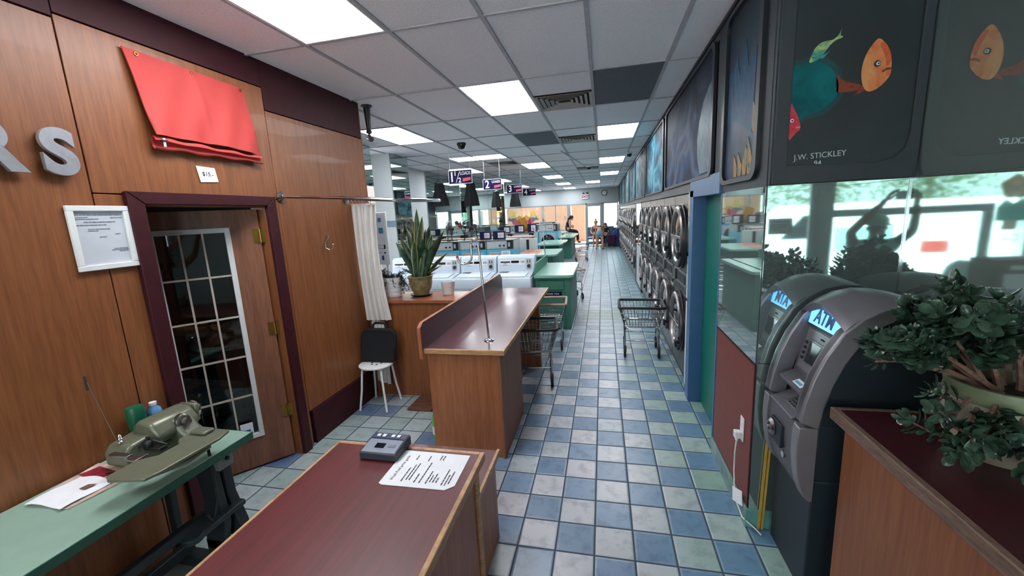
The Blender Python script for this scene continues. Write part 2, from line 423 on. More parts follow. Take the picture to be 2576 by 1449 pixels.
# ---- door 1: maroon casing, half open glazed door leaf leading to the back office
def dbase(n, lab): o = bpy.data.objects.new(n, None); COL.objects.link(o); o['kind'] = 'structure'; o['label'] = lab; return o
d1 = dbase('door_1', 'brown door with fifteen glass panes in a maroon casing, standing ajar')
c = MB()
c.prism([(1.64, 0), (1.72, 0), (1.72, 1.98), (1.64, 2.045)], 'x', LX, LX+.03)
c.prism([(2.62, 0), (2.54, 0), (2.54, 1.98), (2.62, 2.045)], 'x', LX, LX+.03)
c.prism([(1.642, 2.047), (1.722, 1.982), (2.538, 1.982), (2.618, 2.047)], 'x', LX, LX+.03)
c.build('casing', 'maroon', d1, bev=.003)
j = MB(); j.box(LX-.12, 1.715, 0, LX, 1.722, 1.98).box(LX-.12, 2.538, 0, LX, 2.545, 1.98).box(LX-.12, 1.72, 1.975, LX, 2.54, 1.983)
j.build('jamb', 'wood', d1)
leaf = bpy.data.objects.new('door_leaf', None); COL.objects.link(leaf); leaf.parent = d1
leaf.location = (-2.47, 2.53, 0); leaf.rotation_euler = (0, 0, math.atan2(-.77, -.64)); leaf['_local'] = 1
# local x runs from hinge to latch, y is thickness, seen face at y=-... both sides equal
def lp(mb, n, mt, **k): return mb.build(n, mt, leaf, loc=(0, 0, 0), **k)
fr = MB()
for x0, x1, z0, z1 in ((0, .185, .015, 1.96), (.622, .81, .015, 1.96), (.185, .622, .015, .275), (.185, .622, 1.83, 1.96)): fr.box(x0, -.02, z0, x1, .02, z1)
slab = MB().prism([(0, .015), (.81, .015), (.81, 1.96), (0, 1.96)], 'y', -.02, .02)
fr.build('slab', wood('brown door veneer', (112, 70, 52), (138, 90, 68), (8, 8, .8), .35), leaf, loc=(0, 0, 0))
wf = MB()
for x0, x1, z0, z1 in ((.180, .214, .25, 1.84), (.592, .626, .25, 1.84), (.21, .60, .25, .284), (.21, .60, 1.806, 1.84)): wf.box(x0, -.03, z0, x1, .03, z1)
wf.build('glazing_frame', 'white', leaf, loc=(0, 0, 0), bev=.004)
mu = MB()
for k in (1, 2): x = .214+.378*k/3; mu.box(x-.006, -.012, .284, x+.006, .012, 1.806)
for k in range(1, 5): z = .284+1.522*k/5; mu.box(.214, -.012, z-.006, .592, .012, z+.006)
mu.build('muntins', plain('cream muntin paint', (206, 196, 184), .5), leaf, loc=(0, 0, 0))
MT['glass'] = glass('door glass', (190, 200, 200), .05)
MB().box(.214, -.003, .284, .592, .003, 1.806).build('glass_pane', 'glass', leaf, loc=(0, 0, 0), smooth=False)
for z in (.35, 1.02, 1.72): MB().box(-.03, .018, z, .045, .026, z+.10).cyl((0, .03, z), (0, .03, z+.10), .008, 8).build('hinge', 'brass', leaf, loc=(0, 0, 0))
MB().box(.245, .031, .30, .325, .034, .385).build('door_sticker', 'paper', leaf, loc=(0, 0, 0))
MB().prism([(.262, .335), (.308, .335), (.302, .32), (.285, .312), (.268, .32)], 'y', .034, .0355).build('sticker_mark', plain('blue mark', (36, 92, 168), .5), leaf, loc=(0, 0, 0))

# ---- back office behind the door (walls, seen through glass and gap)
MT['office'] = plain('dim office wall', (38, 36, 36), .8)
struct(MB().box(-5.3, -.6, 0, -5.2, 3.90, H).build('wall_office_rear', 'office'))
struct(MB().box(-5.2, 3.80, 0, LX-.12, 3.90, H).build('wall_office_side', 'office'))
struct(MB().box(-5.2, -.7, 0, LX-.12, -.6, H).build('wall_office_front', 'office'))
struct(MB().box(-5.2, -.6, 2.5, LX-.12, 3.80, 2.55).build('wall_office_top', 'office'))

# ---- rear-left room walls: mirror-clad wall, white column
struct(MB().box(-4.45, 6.1, 0, -4.33, BY, H).build('wall_back_left', 'wallwhite'))
mm_ = MB()
for k in range(9):
    y0 = 9.9+k*1.37; mm_.box(-4.33, y0+.01, .3, -4.318, y0+1.36, 2.99)
o = mm_.build('wall_mirror', 'mirror2', smooth=False); struct(o); o.name = 'trim_2'; o['label'] = 'tall mirror panels along the left rear wall'
wb_ = struct(MB().box(-3.80, 3.90, 0, -3.62, 6.10, H).build('wall_side_left', 'beige'))
MB().box(-3.62, 3.92, 2.40, -3.61, 6.09, 2.995).build('mirror_panel', 'mirror2', wb_, smooth=False)
struct(MB().box(-4.5, 3.90, 0, -3.80, 4.0, H).build('wall_inner_left', 'beige'))
col = MB().box(-4.33, 6.82, 0, -3.685, 7.52, H).build('wall_column', 'wallwhite'); struct(col)
MB().box(-3.685, 6.84, .75, -3.675, 7.50, 3.0).build('column_mirror', 'mirror2', col, smooth=False)
MB().box(-4.34, 6.812, 1.72, -3.683, 6.822, 1.83).build('blue_stripe', 'bluestripe', col)
# mirror-clad posts further back
for k, (x0, x1, y, lab) in enumerate(((-4.72, -4.32, 9.7, 'mirror-clad pier left of the hanging dresses'), (-3.80, -3.48, 14.6, 'mirror-clad pillar behind the second load sign'))):
    o = MB().box(x0, y, 0, x1, y+.34, H).build('wall_pillar', 'wallwhite'); struct(o); o['label'] = lab
    MB().box(x0+.01, y-.008, 1.0, x1-.01, y-.001, 2.99).box(x1+.001, y+.01, 1.0, x1+.008, y+.33, 2.99).build('pillar_mirror', 'mirror2', o, smooth=False)

# ---- far wall with windows and the open exit door
fw = MB()
fw.box(-4.45, BY, 2.22, RX+.1, BY+.12, H); fw.box(-4.45, BY, 0, -1.80, BY+.12, .85); fw.box(.0, BY, 0, RX+.1, BY+.12, .85)
struct(fw.build('wall_far', 'wallwhite'))
MT['frame'] = plain('grey window frame', (150, 160, 164), .4, .2)
MT['winglass'] = glass('window glass', (238, 246, 246), .05)
def window(n, x0, x1, z0, z1, y, t=.05, mull=(), lab=''):
    o = dbase(n, lab); f = MB()
    f.box(x0, y, z0, x0+t, y+.06, z1).box(x1-t, y, z0, x1, y+.06, z1).box(x0, y, z0, x1, y+.06, z0+t).box(x0, y, z1-t, x1, y+.06, z1)
    for q in mull: f.box(q-t/2, y, z0, q+t/2, y+.06, z1)
    f.build('frame', 'frame', o, bev=.004)
    MB().box(x0+t, y+.026, z0+t, x1-t, y+.032, z1-t).build('pane', 'winglass', o, smooth=False); return o
window('window_1', -4.40, -3.20, .85, 2.22, BY, lab='far window at the left with colourful stickers')
window('window_2', -3.18, -1.82, .85, 2.22, BY, mull=(-2.5,), lab='far window showing the beige building outside')
window('window_3', .02, RX, .85, 2.22, BY, lab='far window above the bench, beside the dryers')
d3 = dbase('door_3', 'glass exit doors at the far end, left one standing open')
MB().box(-1.82, BY-.02, 0, -1.76, BY+.1, 2.22).box(-.90, BY-.02, 0, -.83, BY+.1, 2.22).box(-.08, BY-.02, 0, .02, BY+.1, 2.22).box(-1.76, BY-.02, 2.16, 0, BY+.1, 2.22).build('frame', 'frame', d3)
MB().box(-.83, BY, .02, -.77, BY+.05, 2.16).box(-.14, BY, .02, -.08, BY+.05, 2.16).box(-.77, BY, 2.06, -.14, BY+.05, 2.16).box(-.77, BY, .02, -.14, BY+.05, .20).build('fixed_leaf', 'frame', d3)
MB().box(-.77, BY+.02, .2, -.14, BY+.028, 2.06).build('pane', 'winglass', d3, smooth=False)
MB().box(-1.76, BY+.1, .02, -1.70, BY+.95, 2.14).build('open_leaf', 'frame', d3)

# ---- right side: panel wall, mirrors, recessed green door, dryers' backing, fascia
wrt = struct(MB().box(RX+.004, Y1, 0, RX+.16, 3.04, 1.93).build('wall_right', 'fascia'))
struct(MB().box(RX+.17, Y1, 0, 2.0, Y1+.10, H).build('wall_alcove', 'fascia'))
struct(MB().box(RX+.16, 3.0, 0, RX+.9, 3.035, H).build('wall_door_near', 'fascia'))
wdf = struct(MB().box(RX+.004, 4.0, 0, RX+.9, 4.15, 1.94).build('wall_door_far', 'fascia'))
wpi = struct(MB().box(RX+.012, 9.12, 0, RX+.9, 10.66, 1.94).build('wall_pier', 'fascia'))
struct(MB().box(RX+.002, 19.9, 0, RX+.9, BY, 1.94).build('wall_right_end', 'fascia'))
wup = struct(MB().box(RX+.02, Y1, 1.945, RX+.9, BY, H).build('wall_right_upper', 'fascia'))
MB().box(RX, 2.275, .12, RX+.005, 3.02, .965).build('lower_panel', 'redpanel', wrt, bev=.002)
MB().box(RX-.003, 2.272, .965, RX+.005, 3.03, .975).box(RX-.002, 2.272, .12, RX+.004, 2.285, .965).build('panel_trim', 'maroon', wrt)
sm = MB()
for z0, z1 in ((.98, 1.485), (1.49, 1.925)): sm.box(RX-.001, 2.28, z0, RX+.003, 3.03, z1)
sm.build('mirror_panel', 'mirror', wrt, smooth=False)
MT['skirt'] = plain('teal skirting tile', (112, 146, 142), .25, var=.15, s=9)
struct(MB().box(RX-.012, Y1-.008, 0, RX+.002, 3.03, .115).build('baseboard_right', 'skirt', bev=.002))
struct(MB().box(RX-.012, Y1-.012, 0, .93, Y1-.001, .115).build('baseboard_alcove', plain('sea green skirting tile', (104, 160, 150), .25, var=.12, s=9), bev=.002))
# fascia rail above the mirrors and dryers
fa = MB(); fa.box(RX-.004, Y1-.002, 1.905, RX+.02, 3.24, H)
fa.build('near_fascia', 'fascia', wup)
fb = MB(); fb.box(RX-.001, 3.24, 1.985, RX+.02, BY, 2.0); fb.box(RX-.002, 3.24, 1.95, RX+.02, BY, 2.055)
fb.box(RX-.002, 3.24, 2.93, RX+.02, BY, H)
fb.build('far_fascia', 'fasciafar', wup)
struct(MB().box(RX-.02, Y1, H-.035, RX-.001, BY, H-.012).build('trim_3', plain('dark ceiling trim', (36, 38, 42), .6)))

# door 2: green door recessed in a blue frame
d2 = dbase('door_2', 'green door recessed in a blue painted frame beside the dryers')
MB().box(RX-.02, 3.86, 0, RX+.10, 4.0, 1.96).box(RX-.02, 3.04, 1.90, RX+.10, 4.0, 2.045).box(RX-.004, 3.03, 0, RX+.10, 3.055, 1.90).build('frame', 'blueframe', d2, bev=.004)
MB().box(RX+.09, 3.04, .01, RX+.13, 3.88, 1.92).build('door_leaf', 'tealdoor', d2)
MB().box(RX+.10, 3.0, 0, RX+.14, 4.0, .01).build('threshold', 'darksteel', d2)
# strip between door and first dryer, and the pier in mid-row
MB().box(RX, 4.0, .92, RX+.006, 4.15, 1.95).build('strip_mirror', 'mirror2', wdf, smooth=False)
MB().box(RX, 4.0, .06, RX+.006, 4.15, .915).build('strip_tiles', 'white', wdf)
MB().box(RX+.004, 9.14, .08, RX+.014, 10.2, .98).build('pier_panel', 'wallwhite', wpi)
MB().box(RX+.006, 9.14, 1.0, RX+.014, 10.64, 1.95).build('pier_mirror', 'mirror2', wpi, smooth=False)

# alcove mirrors: one facing the counter (y=Y1), one on the side (x=X2)
o = MB().box(RX+.004, Y1-.006, .115, X2-.004, Y1-.001, .985).box(RX+.004, Y1-.006, .99, X2-.004, Y1-.001, 1.905).build('wall_alcove_mirror', 'mirror', smooth=False)
struct(o)
o = MB().box(X2-.004, -.4, 0, X2+.001, Y1-.004, 1.90).box(X2-.004, -.4, 1.902, X2+.001, Y1-.004, H-.01).build('wall_side_mirror', 'mirror', smooth=False); struct(o)
struct(MB().box(X2+.002, FY, 0, X2+.1, Y1, H).build('wall_alcove_right', 'wallwhite'))
struct(MB().box(X2-.009, Y1-.012, 1.0, X2-.004, Y1-.007, 1.905).build('trim_4', 'chrome'))
mb_ = struct(MB().box(RX, Y1-.028, 1.905, X2-.004, Y1-.001, H-.001).build('wall_mural_board', 'fascia'))

# ---- shop front behind the camera (seen in the mirrors)
fr_ = MB(); fr_.box(-2.5, FY-.1, 0, X2+.1, FY, .55); fr_.box(-2.5, FY-.1, 2.55, X2+.1, FY, H); fr_.box(-6.2, FY-.1, 0, -2.5, FY, H)
struct(fr_.build('wall_front', 'wallwhite'))
window('window_4', -.02, X2-.02, .55, 2.55, FY-.06, t=.07, lab='shop window pane beside the grey post')
window('window_5', -2.40, -.02, .55, 2.55, FY-.06, t=.07, lab='wide shop window with a grey lower sash')
o = MB().box(-.22, FY-.07, .55, -.02, FY+.02, 2.55).build('trim_5', 'frame', bev=.01); struct(o); o['label'] = 'grey post in the shop window'
sash = MB().box(-1.95, FY-.02, 1.58, -.22, FY+.01, 1.68).box(-1.95, FY-.02, .62, -1.83, FY+.01, 1.58); o = sash.build('trim_6', 'frame', bev=.01); struct(o); o['label'] = 'grey lower sash rail of the shop window'

# ---- suspended light fixtures, vents, dark tiles
def cellbox(i, j, w=1, l=1): x = CX+i*DX; y = CY+j*DY; return x+.013, y+.011, x+DX*w-.013, y+DY*l-.011
def fixture(x0, y0, x1, y1, lab, grp='lit ceiling panels'):
    t = thing('ceiling_light', lab, 'ceiling light', ((x0+x1)/2, (y0+y1)/2, H), group=grp)
    f = MB(); q = .012; z0, z1 = H-.010, H-.0005
    f.box(x0, y0, z0, x0+q, y1, z1).box(x1-q, y0, z0, x1, y1, z1).box(x0+q, y0, z0, x1-q, y0+q, z1).box(x0+q, y1-q, z0, x1-q, y1, z1)
    f.build('frame', 'white', t, smooth=False)
    MB().box(x0+q, y0+q, H-.007, x1-q, y1-q, H-.001).build('diffuser', 'lamp', t, smooth=False)
LT = [((0, -1), 'large lit ceiling panel at the top left, nearest the camera'), ((1, 1), 'lit ceiling panel beside the large square vent'),
      ((-2, 2), 'lit ceiling panel beyond the end of the wood wall'), ((3, 3), 'lit ceiling panel nearest the mural wall'),
      ((3, 6), 'second lit panel down the row along the mural wall'), ((3, 9), 'third lit panel down the row along the mural wall'),
      ((0, 6), 'lit ceiling panel right of the load signs, nearest of its row'), ((0, 9), 'second lit panel of the row in mid ceiling'),
      ((0, 12), 'third lit panel of the row in mid ceiling'), ((0, 15), 'farthest lit panel of the row in mid ceiling'),
      ((2, 12), 'farthest lit panel on the right, above the exit sign'), ((-3, 6), 'nearest lit ceiling panel directly behind the 1 1/2 loads sign'),
      ((-3, 9), 'second lit ceiling panel back behind the load signs'), ((-3, 12), 'third lit ceiling panel back behind the load signs'), ((-3, 15), 'farthest lit ceiling panel on the left, above the last washers')]
for (i, j), lab in LT: fixture(*cellbox(i, j), lab)
x0, y0, x1, y1 = cellbox(-2, 4, 2, 1); fixture(x0+.1, CY+4.5*DY+.011, x1, y1, 'long crosswise lit panel above the load signs')
x0, y0, x1, y1 = cellbox(-1, -3); fixture(x0, y0, x1, y1, 'lit ceiling panel over the shop front, seen only in the mirror')
for (i, j), lab in (((3, 1), 'dark grey ceiling panel near the mural wall'), ((1, 3), 'smaller dark grey ceiling panel in mid ceiling')):
    x0, y0, x1, y1 = cellbox(i, j)
    o = MB().box(x0, y0, H-.006, x1, y1, H-.0005).build('ceiling_panel', 'ceildark', loc=((x0+x1)/2, (y0+y1)/2, H-.006)); tag(o, lab, 'ceiling panel')
def vent(x0, y0, x1, y1, lab, full=True):
    t = thing('air_vent', lab, 'air vent', ((x0+x1)/2, (y0+y1)/2, H), group='square ceiling diffusers')
    MB().box(x0, y0, H-.004, x1, y1, H-.0008).build('backing', 'gap', t, smooth=False)
    f = MB(); n = 5 if full else 4; cx, cy = (x0+x1)/2, (y0+y1)/2; hx, hy = (x1-x0)/2, (y1-y0)/2
    for k in range(n):
        a = 1-k/n*.85; b2 = a-.10; zt, zb = H-.004-(0.0), H-.022
        o_ = [(cx-hx*a, cy-hy*a), (cx+hx*a, cy-hy*a), (cx+hx*a, cy+hy*a), (cx-hx*a, cy+hy*a)]
        i_ = [(cx-hx*b2, cy-hy*b2), (cx+hx*b2, cy-hy*b2), (cx+hx*b2, cy+hy*b2), (cx-hx*b2, cy+hy*b2)]
        vs = [(p[0], p[1], zb) for p in o_]+[(p[0], p[1], zt) for p in i_]+[(p[0], p[1], zb+.002) for p in o_]+[(p[0], p[1], zt+.002) for p in i_]
        fs = []
        for q in range(4):
            r_ = (q+1) % 4; fs += [(q, r_, 4+r_, 4+q), (8+q, 12+q, 12+r_, 8+r_), (q, 8+q, 8+r_, r_)]
        f.add(vs, fs)
    f.build('louvres', plain('vent enamel', (176, 168, 162), .5), t, smooth=False)
for (i, j), lab in (((2, 1), 'square louvred ceiling vent beside the nearest dark panel'), ((2, 3), 'second louvred ceiling vent, past the small dark panel'), ((2, 7), 'third louvred ceiling vent down the aisle'), ((-1, 5), 'louvred ceiling vent just past the long crosswise light')):
    x0, y0, x1, y1 = cellbox(i, j); vent(x0, CY+(j+.5)*DY, x1, y1, lab)
def dome(x, y, lab, dark=True, r=.07):
    t = thing('security_camera', lab, 'security camera', (x, y, H))
    MB().lathe([(r*1.05, H), (r*1.05, H-.03), (r, H-.035)], (x, y, 0)).build('base', 'black' if dark else 'white', t)
    MB().lathe([(r*.9, H-.035), (r*.86, H-.06), (r*.6, H-.09), (0.001, H-.10)], (x, y, 0)).build('dome', 'screen', t)
dome(-2.225, 6.53, 'black dome camera on the ceiling above the load washers')
dome(.56, 9.3, 'small white dome camera on the ceiling by the mural wall', False, .06)
dome(-.35, 11.4, 'small white dome camera on the ceiling in mid aisle', False, .06)
# conduit on ceiling to the mid aisle camera
o = MB().tube([(-.78, 8.2, H-.02), (-.45, 11.3, H-.02)], .012, 6).tube([(-.03, 12.6, H-.02), (.0, 16.5, H-.02)], .012, 6).build('conduit', 'white', loc=(-.5, 9.5, H-.03)); tag(o, 'thin white conduit running along the ceiling to the dome camera', 'conduit')
# corner camera on black stalk
t = thing('security_camera', 'silver bullet camera on a black stalk at the corner of the wood wall', 'security camera', (-2.37, 4.02, H))
MB().lathe([(.055, H), (.055, H-.012), (.035, H-.02), (.022, H-.24), (.03, H-.25), (.03, H-.27), (.012, H-.28)], (-2.37, 4.02, 0), 16).build('stalk', 'black', t)
MB().cyl((-2.37, 4.02, H-.27), (-2.36, 4.0, H-.31), .012, 8).ball((-2.36, 4.0, H-.325), .03).cyl((-2.36, 4.0, H-.325), (-2.32, 3.96, H-.345), .028, 14).build('camera_head', 'chrome', t)
# ================================================================ COUNTERS AND FRONT AREA
t = thing('service_counter', 'dark red topped counter in the foreground with oak edges and a taped price list', 'counter', (-.80, .85, 0))
MB().box(-1.09, .22, 0, -.505, 1.375, .872).build('body', 'wood2', t)
MB().box(-1.115, .2, .874, -.487, 1.385, .900).build('top', 'top', t)
MB().box(-.487, .2, .868, -.468, 1.403, .902).box(-1.127, 1.385, .868, -.487, 1.403, .902).box(-1.127, .2, .868, -1.115, 1.385, .902).build('edging', 'oak', t, bev=.003)
MB().box(-.506, 1.355, 0, -.494, 1.388, .868).build('corner_strip', 'oak', t, bev=.003)
t = thing('low_counter', 'lower dark red shelf unit directly behind the foreground counter', 'counter', (-.86, 1.7, 0))
MB().box(-1.13, 1.42, 0, -.60, 1.96, .512).build('body', 'wood2', t)
MB().box(-1.14, 1.41, .514, -.592, 1.975, .540).build('top', 'top', t)
MB().box(-.592, 1.41, .508, -.575, 1.99, .542).build('edging', 'oak', t, bev=.003)

t = thing('folding_counter', 'long brown topped counter with raised back edge and a chrome hook pole', 'counter', (-1.03, 3.9, 0))
MB().box(-1.31, 2.715, 0, -.745, 3.42, .83).build('body', wood('honey counter side', (144, 86, 52), (170, 106, 68), (12, 12, .9), .4), t)
MB().box(-.750, 2.70, 0, -.738, 3.425, .83).build('side_panel', wood('grey brown counter side', (126, 80, 62), (146, 98, 78), (12, 12, .9), .6, coat=0), t)
MB().box(-1.31, 4.60, 0, -.745, 4.66, .83).build('end_panel', 'wood2', t)
MB().box(-1.31, 3.42, .70, -1.29, 4.6, .83).build('apron', 'wood2', t)
MB().box(-1.325, 2.70, .835, -.715, 5.18, .868).build('top', 'top2', t)
e = MB(); e.box(-.715, 2.682, .833, -.700, 5.18, .870).box(-1.325, 2.682, .833, -.715, 2.70, .870); e.build('edging', 'oak', t, bev=.003)
MB().prism([(2.66, .868), (2.66, 1.04), (2.71, 1.068), (5.10, 1.068), (5.18, 1.0), (5.18, .868)], 'x', -1.345, -1.325).build('upstand', wood('dark upstand', (70, 34, 42), (84, 44, 54), (18, 1.2, 18), .3), t)
MB().prism([(2.655, .80), (2.655, 1.04), (2.708, 1.072), (5.105, 1.072), (5.105, 1.068), (2.71, 1.068), (2.66, 1.04), (2.66, .80)], 'x', -1.348, -1.322).build('upstand_edge', 'wood2', t)

def hookpole(label, x, y, z, tip='pinkink', group='chrome hook poles'):
    t = thing('hook_pole', label, 'hook pole', (x, y, z), group=group, local=True)
    MB().lathe([(.040, 0), (.040, .004), (.032, .012), (.012, .016), (.010, .02)], n=20).build('base_plate', 'chrome', t, loc=(0, 0, 0))
    pts = [(0, 0, .012), (-.02, 0, .4), (-.035, 0, .70), (-.040, 0, .755), (-.048, 0, .783), (-.066, 0, .796), (-.086, 0, .785), (-.095, 0, .755), (-.097, 0, .70), (-.097, 0, .655), (-.105, 0, .632), (-.125, 0, .618), (-.16, 0, .605), (-.185, 0, .608), (-.20, 0, .625), (-.21, 0, .655)]
    MB().tube(pts, .0078, 10).build('pole', 'chrome', t, loc=(0, 0, 0))
    MB().cyl((-.209, 0, .652), (-.213, 0, .672), .010, 10).build('tip_cap', tip, t, loc=(0, 0, 0))
    return t
HP = hookpole('chrome hook pole standing on the long brown counter', -.88, 2.924, .868)

t = thing('divider_counter', 'wood fronted divider behind the stool with potted plants on its ledge', 'counter', (-1.85, 3.85, 0))
MB().box(-2.39, 3.67, 0, -1.36, 3.76, 1.0).box(-2.39, 3.76, .55, -1.36, 4.10, 1.0).build('body', 'wood', t)
MB().box(-2.392, 3.645, 1.003, -1.358, 4.11, 1.035).build('ledge', wood('reddish ledge', (132, 78, 54), (156, 98, 68), (2, 14, 14), .3), t, bev=.003)

t = thing('window_counter', 'dark maroon topped counter in the right foreground carrying the jade plant', 'counter', (1.15, 1.0, 0))
MB().box(.945, .1, 0, X2-.012, 1.745, .955).build('body', 'wood', t)
MB().box(.925, .08, .958, X2-.010, 1.752, .992).build('top', 'top3', t)
MB().box(.900, .08, .945, .925, 1.775, .994).box(.925, 1.752, .945, X2-.010, 1.775, .994).build('edging', 'oakdark', t, bev=.004)

# --- price list and card terminal on the foreground counter
t = thing('price_list', 'white typed price sheet taped to the dark red counter', 'paper', (-.66, 1.27, .9005))
PA = [Vector((-.799, 1.372, .9012)), Vector((-.519, 1.368, .9012)), Vector((-.517, 1.163, .9012)), Vector((-.795, 1.160, .9012))]
MB().prism([(-.799, 1.372), (-.519, 1.372), (-.517, 1.19), (-.545, 1.163), (-.785, 1.158), (-.799, 1.165)], 'z', .9008, .9018).build('sheet', 'paper', t, smooth=False)
def lines(name, par, org, du, dv, rows, mt='ink', h=.004, th=.0006, nrm=(0, 0, 1)):
    """rows: (start u, end u, v[, height]) drawn as word-like dashes in the plane org+u*du+v*dv"""
    rr = random.Random(len(rows)*7+3); m = MB(); du, dv, nn = Vector(du), Vector(dv), Vector(nrm)
    for row in rows:
        u, u1, v = row[:3]; hh = row[3] if len(row) > 3 else h
        while u < u1:
            l = min(rr.uniform(.35, 1.3)*.012*(hh/.004), u1-u)
            a = Vector(org)+du*u+dv*v; vs = [a, a+du*l, a+du*l+dv*hh, a+dv*hh]
            vs = [q+nn*k for k in (0, th) for q in vs]
            m.add(vs, [(0, 3, 2, 1), (4, 5, 6, 7), (0, 1, 5, 4), (1, 2, 6, 5), (2, 3, 7, 6), (3, 0, 4, 7)])
            u += l+hh*.6
    return m.build(name, mt, par, smooth=False)
text('heading', 'Wash-Fold price guide', .0165, (-.762, 1.262, .9022), (0, 0, 90), 'ink', t, .0002)
lines('print', t, (-.74, 1.175, .902), (0, 1, 0), (-1, 0, 0), [(.01, .09, -.02), (.02, .11, -.035), (.02, .12, -.047), (.01, .06, -.07), (.01, .13, -.09), (.01, .08, -.115), (.02, .06, -.127), (.02, .07, -.139), (.02, .05, -.151), (.01, .10, -.175), (.01, .07, -.187), (.02, .09, -.198), (.14, .17, -.02), (.14, .17, -.07), (.15, .18, -.115), (.15, .18, -.127)], h=.0042)
t = thing('card_terminal', 'small grey desktop terminal on the back edge of the dark red counter', 'terminal', (-.865, 1.35, .901))
MB().prism([(1.288, .9015), (1.42, .9015), (1.42, .942), (1.375, .942), (1.288, .932)], 'x', -.955, -.795).build('body', plain('grey blue plastic', (52, 58, 68), .45), t, bev=.004)
MB().prism([(1.293, .9328), (1.37, .9418), (1.37, .9438), (1.293, .9348)], 'x', -.948, -.803).build('face_plate', plain('pale grey face', (128, 138, 156), .4), t)
MB().prism([(1.378, .9423), (1.416, .9423), (1.416, .9443), (1.378, .9443)], 'x', -.95, -.80).build('button_bar', plain('navy button bar', (34, 44, 84), .4), t)
for x in (-.925, -.90, -.86, -.835): MB().box(x-.008, 1.388, .9444, x+.008, 1.404, .948).build('button', 'whiteplastic', t, bev=.001)
MB().prism([(1.318, .9375), (1.345, .9408), (1.345, .9428), (1.318, .9395)], 'x', -.905, -.865).build('display', 'screen', t)
MB().prism([(1.325, .9385), (1.34, .940), (1.34, .9422), (1.325, .9403)], 'x', -.85, -.82).build('label_strip', 'inklight', t)

# ================================================================ SEWING BENCH
t = thing('sewing_table', 'long pale green topped work table on dark iron legs along the wood wall', 'table', (-2.13, .8, 0))
MB().box(-2.385, -.35, .715, -1.865, 1.645, .747).build('tabletop', 'greentable', t, bev=.002)
MB().box(-1.866, -.352, .708, -1.860, 1.648, .745).box(-2.385, 1.645, .708, -1.862, 1.651, .745).build('edge_band', 'greenedge', t)
for y in (1.50, -.2):
    s_ = 1 if y > 0 else -1
    lg = MB().prism([(-2.10, .14), (-1.99, .14), (-1.95, .30), (-1.97, .62), (-2.08, .70), (-2.10, .70), (-2.06, .45), (-2.09, .28)], 'y', y-.02, y+.02)
    lg.box(-2.36, y-.035, .02, -1.90, y+.035, .075).box(-2.10, y-.02, .05, -2.0, y+.02, .2).box(-2.33, y-.02, .66, -1.93, y+.02, .712)
    lg.prism([(-2.34, .07), (-2.30, .07), (-2.28, .66), (-2.33, .66)], 'y', y-.018, y+.018)
    lg.build('leg', 'irongrey', t, bev=.005)
lc = MB().prism([(-1.99, .07), (-1.90, .075), (-1.93, .26), (-1.98, .42), (-1.99, .71), (-2.05, .71), (-2.05, .40), (-2.03, .28)], 'y', 1.545, 1.60).build('curved_leg', 'irongrey', t, bev=.006)
MB().box(-2.25, -.2, .10, -2.21, 1.5, .16).box(-2.12, -.2, .30, -2.08, 1.5, .35).build('stretcher', 'irongrey', t, bev=.004)
MB().box(-2.0, 1.30, .34, -1.93, 1.60, .37).cyl((-1.965, 1.33, .34), (-1.965, 1.33, .372), .045, 14).build('bracket', 'irongrey', t, bev=.006)
MB().box(-1.975, 1.50, .60, -1.94, 1.585, .695).build('switch_plate', plain('dull grey plate', (128, 138, 140), .5), t, bev=.003)
MB().cyl((-1.942, 1.545, .65), (-1.928, 1.545, .65), .010, 10).build('switch_knob', 'black', t)
MB().tube([(-1.90, 1.40, .84), (-1.885, 1.42, .83), (-1.88, 1.42, .70), (-1.89, 1.42, .50), (-1.90, 1.405, .44), (-1.89, 1.38, .42), (-1.905, 1.37, .46)], .007, 7).build('lift_rod', 'black', t)
MB().tube([(-2.12, .80, .66), (-2.06, .86, .45), (-2.10, .88, .30), (-2.03, .92, .12), (-2.02, .92, .01)], .006, 6).build('treadle_chain', 'irongrey', t)

t = thing('sewing_machine', 'olive grey blind-stitch sewing machine with chrome dial on the green table', 'sewing machine', (-2.1, 1.35, .748))
def mpart(mb, n, mt, b=.006):
    if n not in ('work_plate', 'hinge_block', 'support_arm', 'needle_plate'):
        mb.v = [(x if x > -2.1 else -2.1+(x+2.1)*.74, 1.245+(y-1.14)*.70, .7485+max(0, z-.748)*.76) for x, y, z in mb.v]
    return mb.build(n, mt, t, bev=b)
mpart(MB().prism([(-2.37, .748), (-2.13, .748), (-2.13, .80), (-2.16, .835), (-2.34, .85), (-2.37, .83)], 'y', 1.20, 1.62), 'base', 'machine', .012)
mpart(MB().prism([(1.14, .78), (1.14, .86), (1.18, .905), (1.40, .925), (1.42, .86), (1.30, .80)], 'x', -2.33, -2.15), 'head_cover', 'machine', .012)
mpart(MB().prism([(-2.30, .85), (-2.10, .84), (-2.08, .90), (-2.13, .985), (-2.24, 1.0), (-2.30, .95)], 'y', 1.30, 1.60), 'arm', 'machine', .018)
mpart(MB().prism([(-2.24, .80), (-2.02, .79), (-1.98, .80), (-2.06, .88), (-2.10, .96), (-2.20, .97)], 'y', 1.42, 1.56), 'column', 'machine', .02)
mpart(MB().box(-2.26, 1.60, .86, -2.11, 1.63, .99), 'end_cap', 'machine', .01)
mpart(MB().lathe([(.0, 0), (.062, 0), (.066, .008), (.060, .02), (.04, .024), (.038, .034), (.0, .036)], (-2.185, 1.635, .93), 24, 'y'), 'hand_wheel', 'chrome', 0)
dl = MB().lathe([(.0, -.02), (.050, -.02), (.052, .006), (.042, .014), (.026, .016), (.024, .040), (.0, .042)], (-2.09, 1.475, .925), 24, 'x'); mpart(dl, 'dial', 'steel', 0)
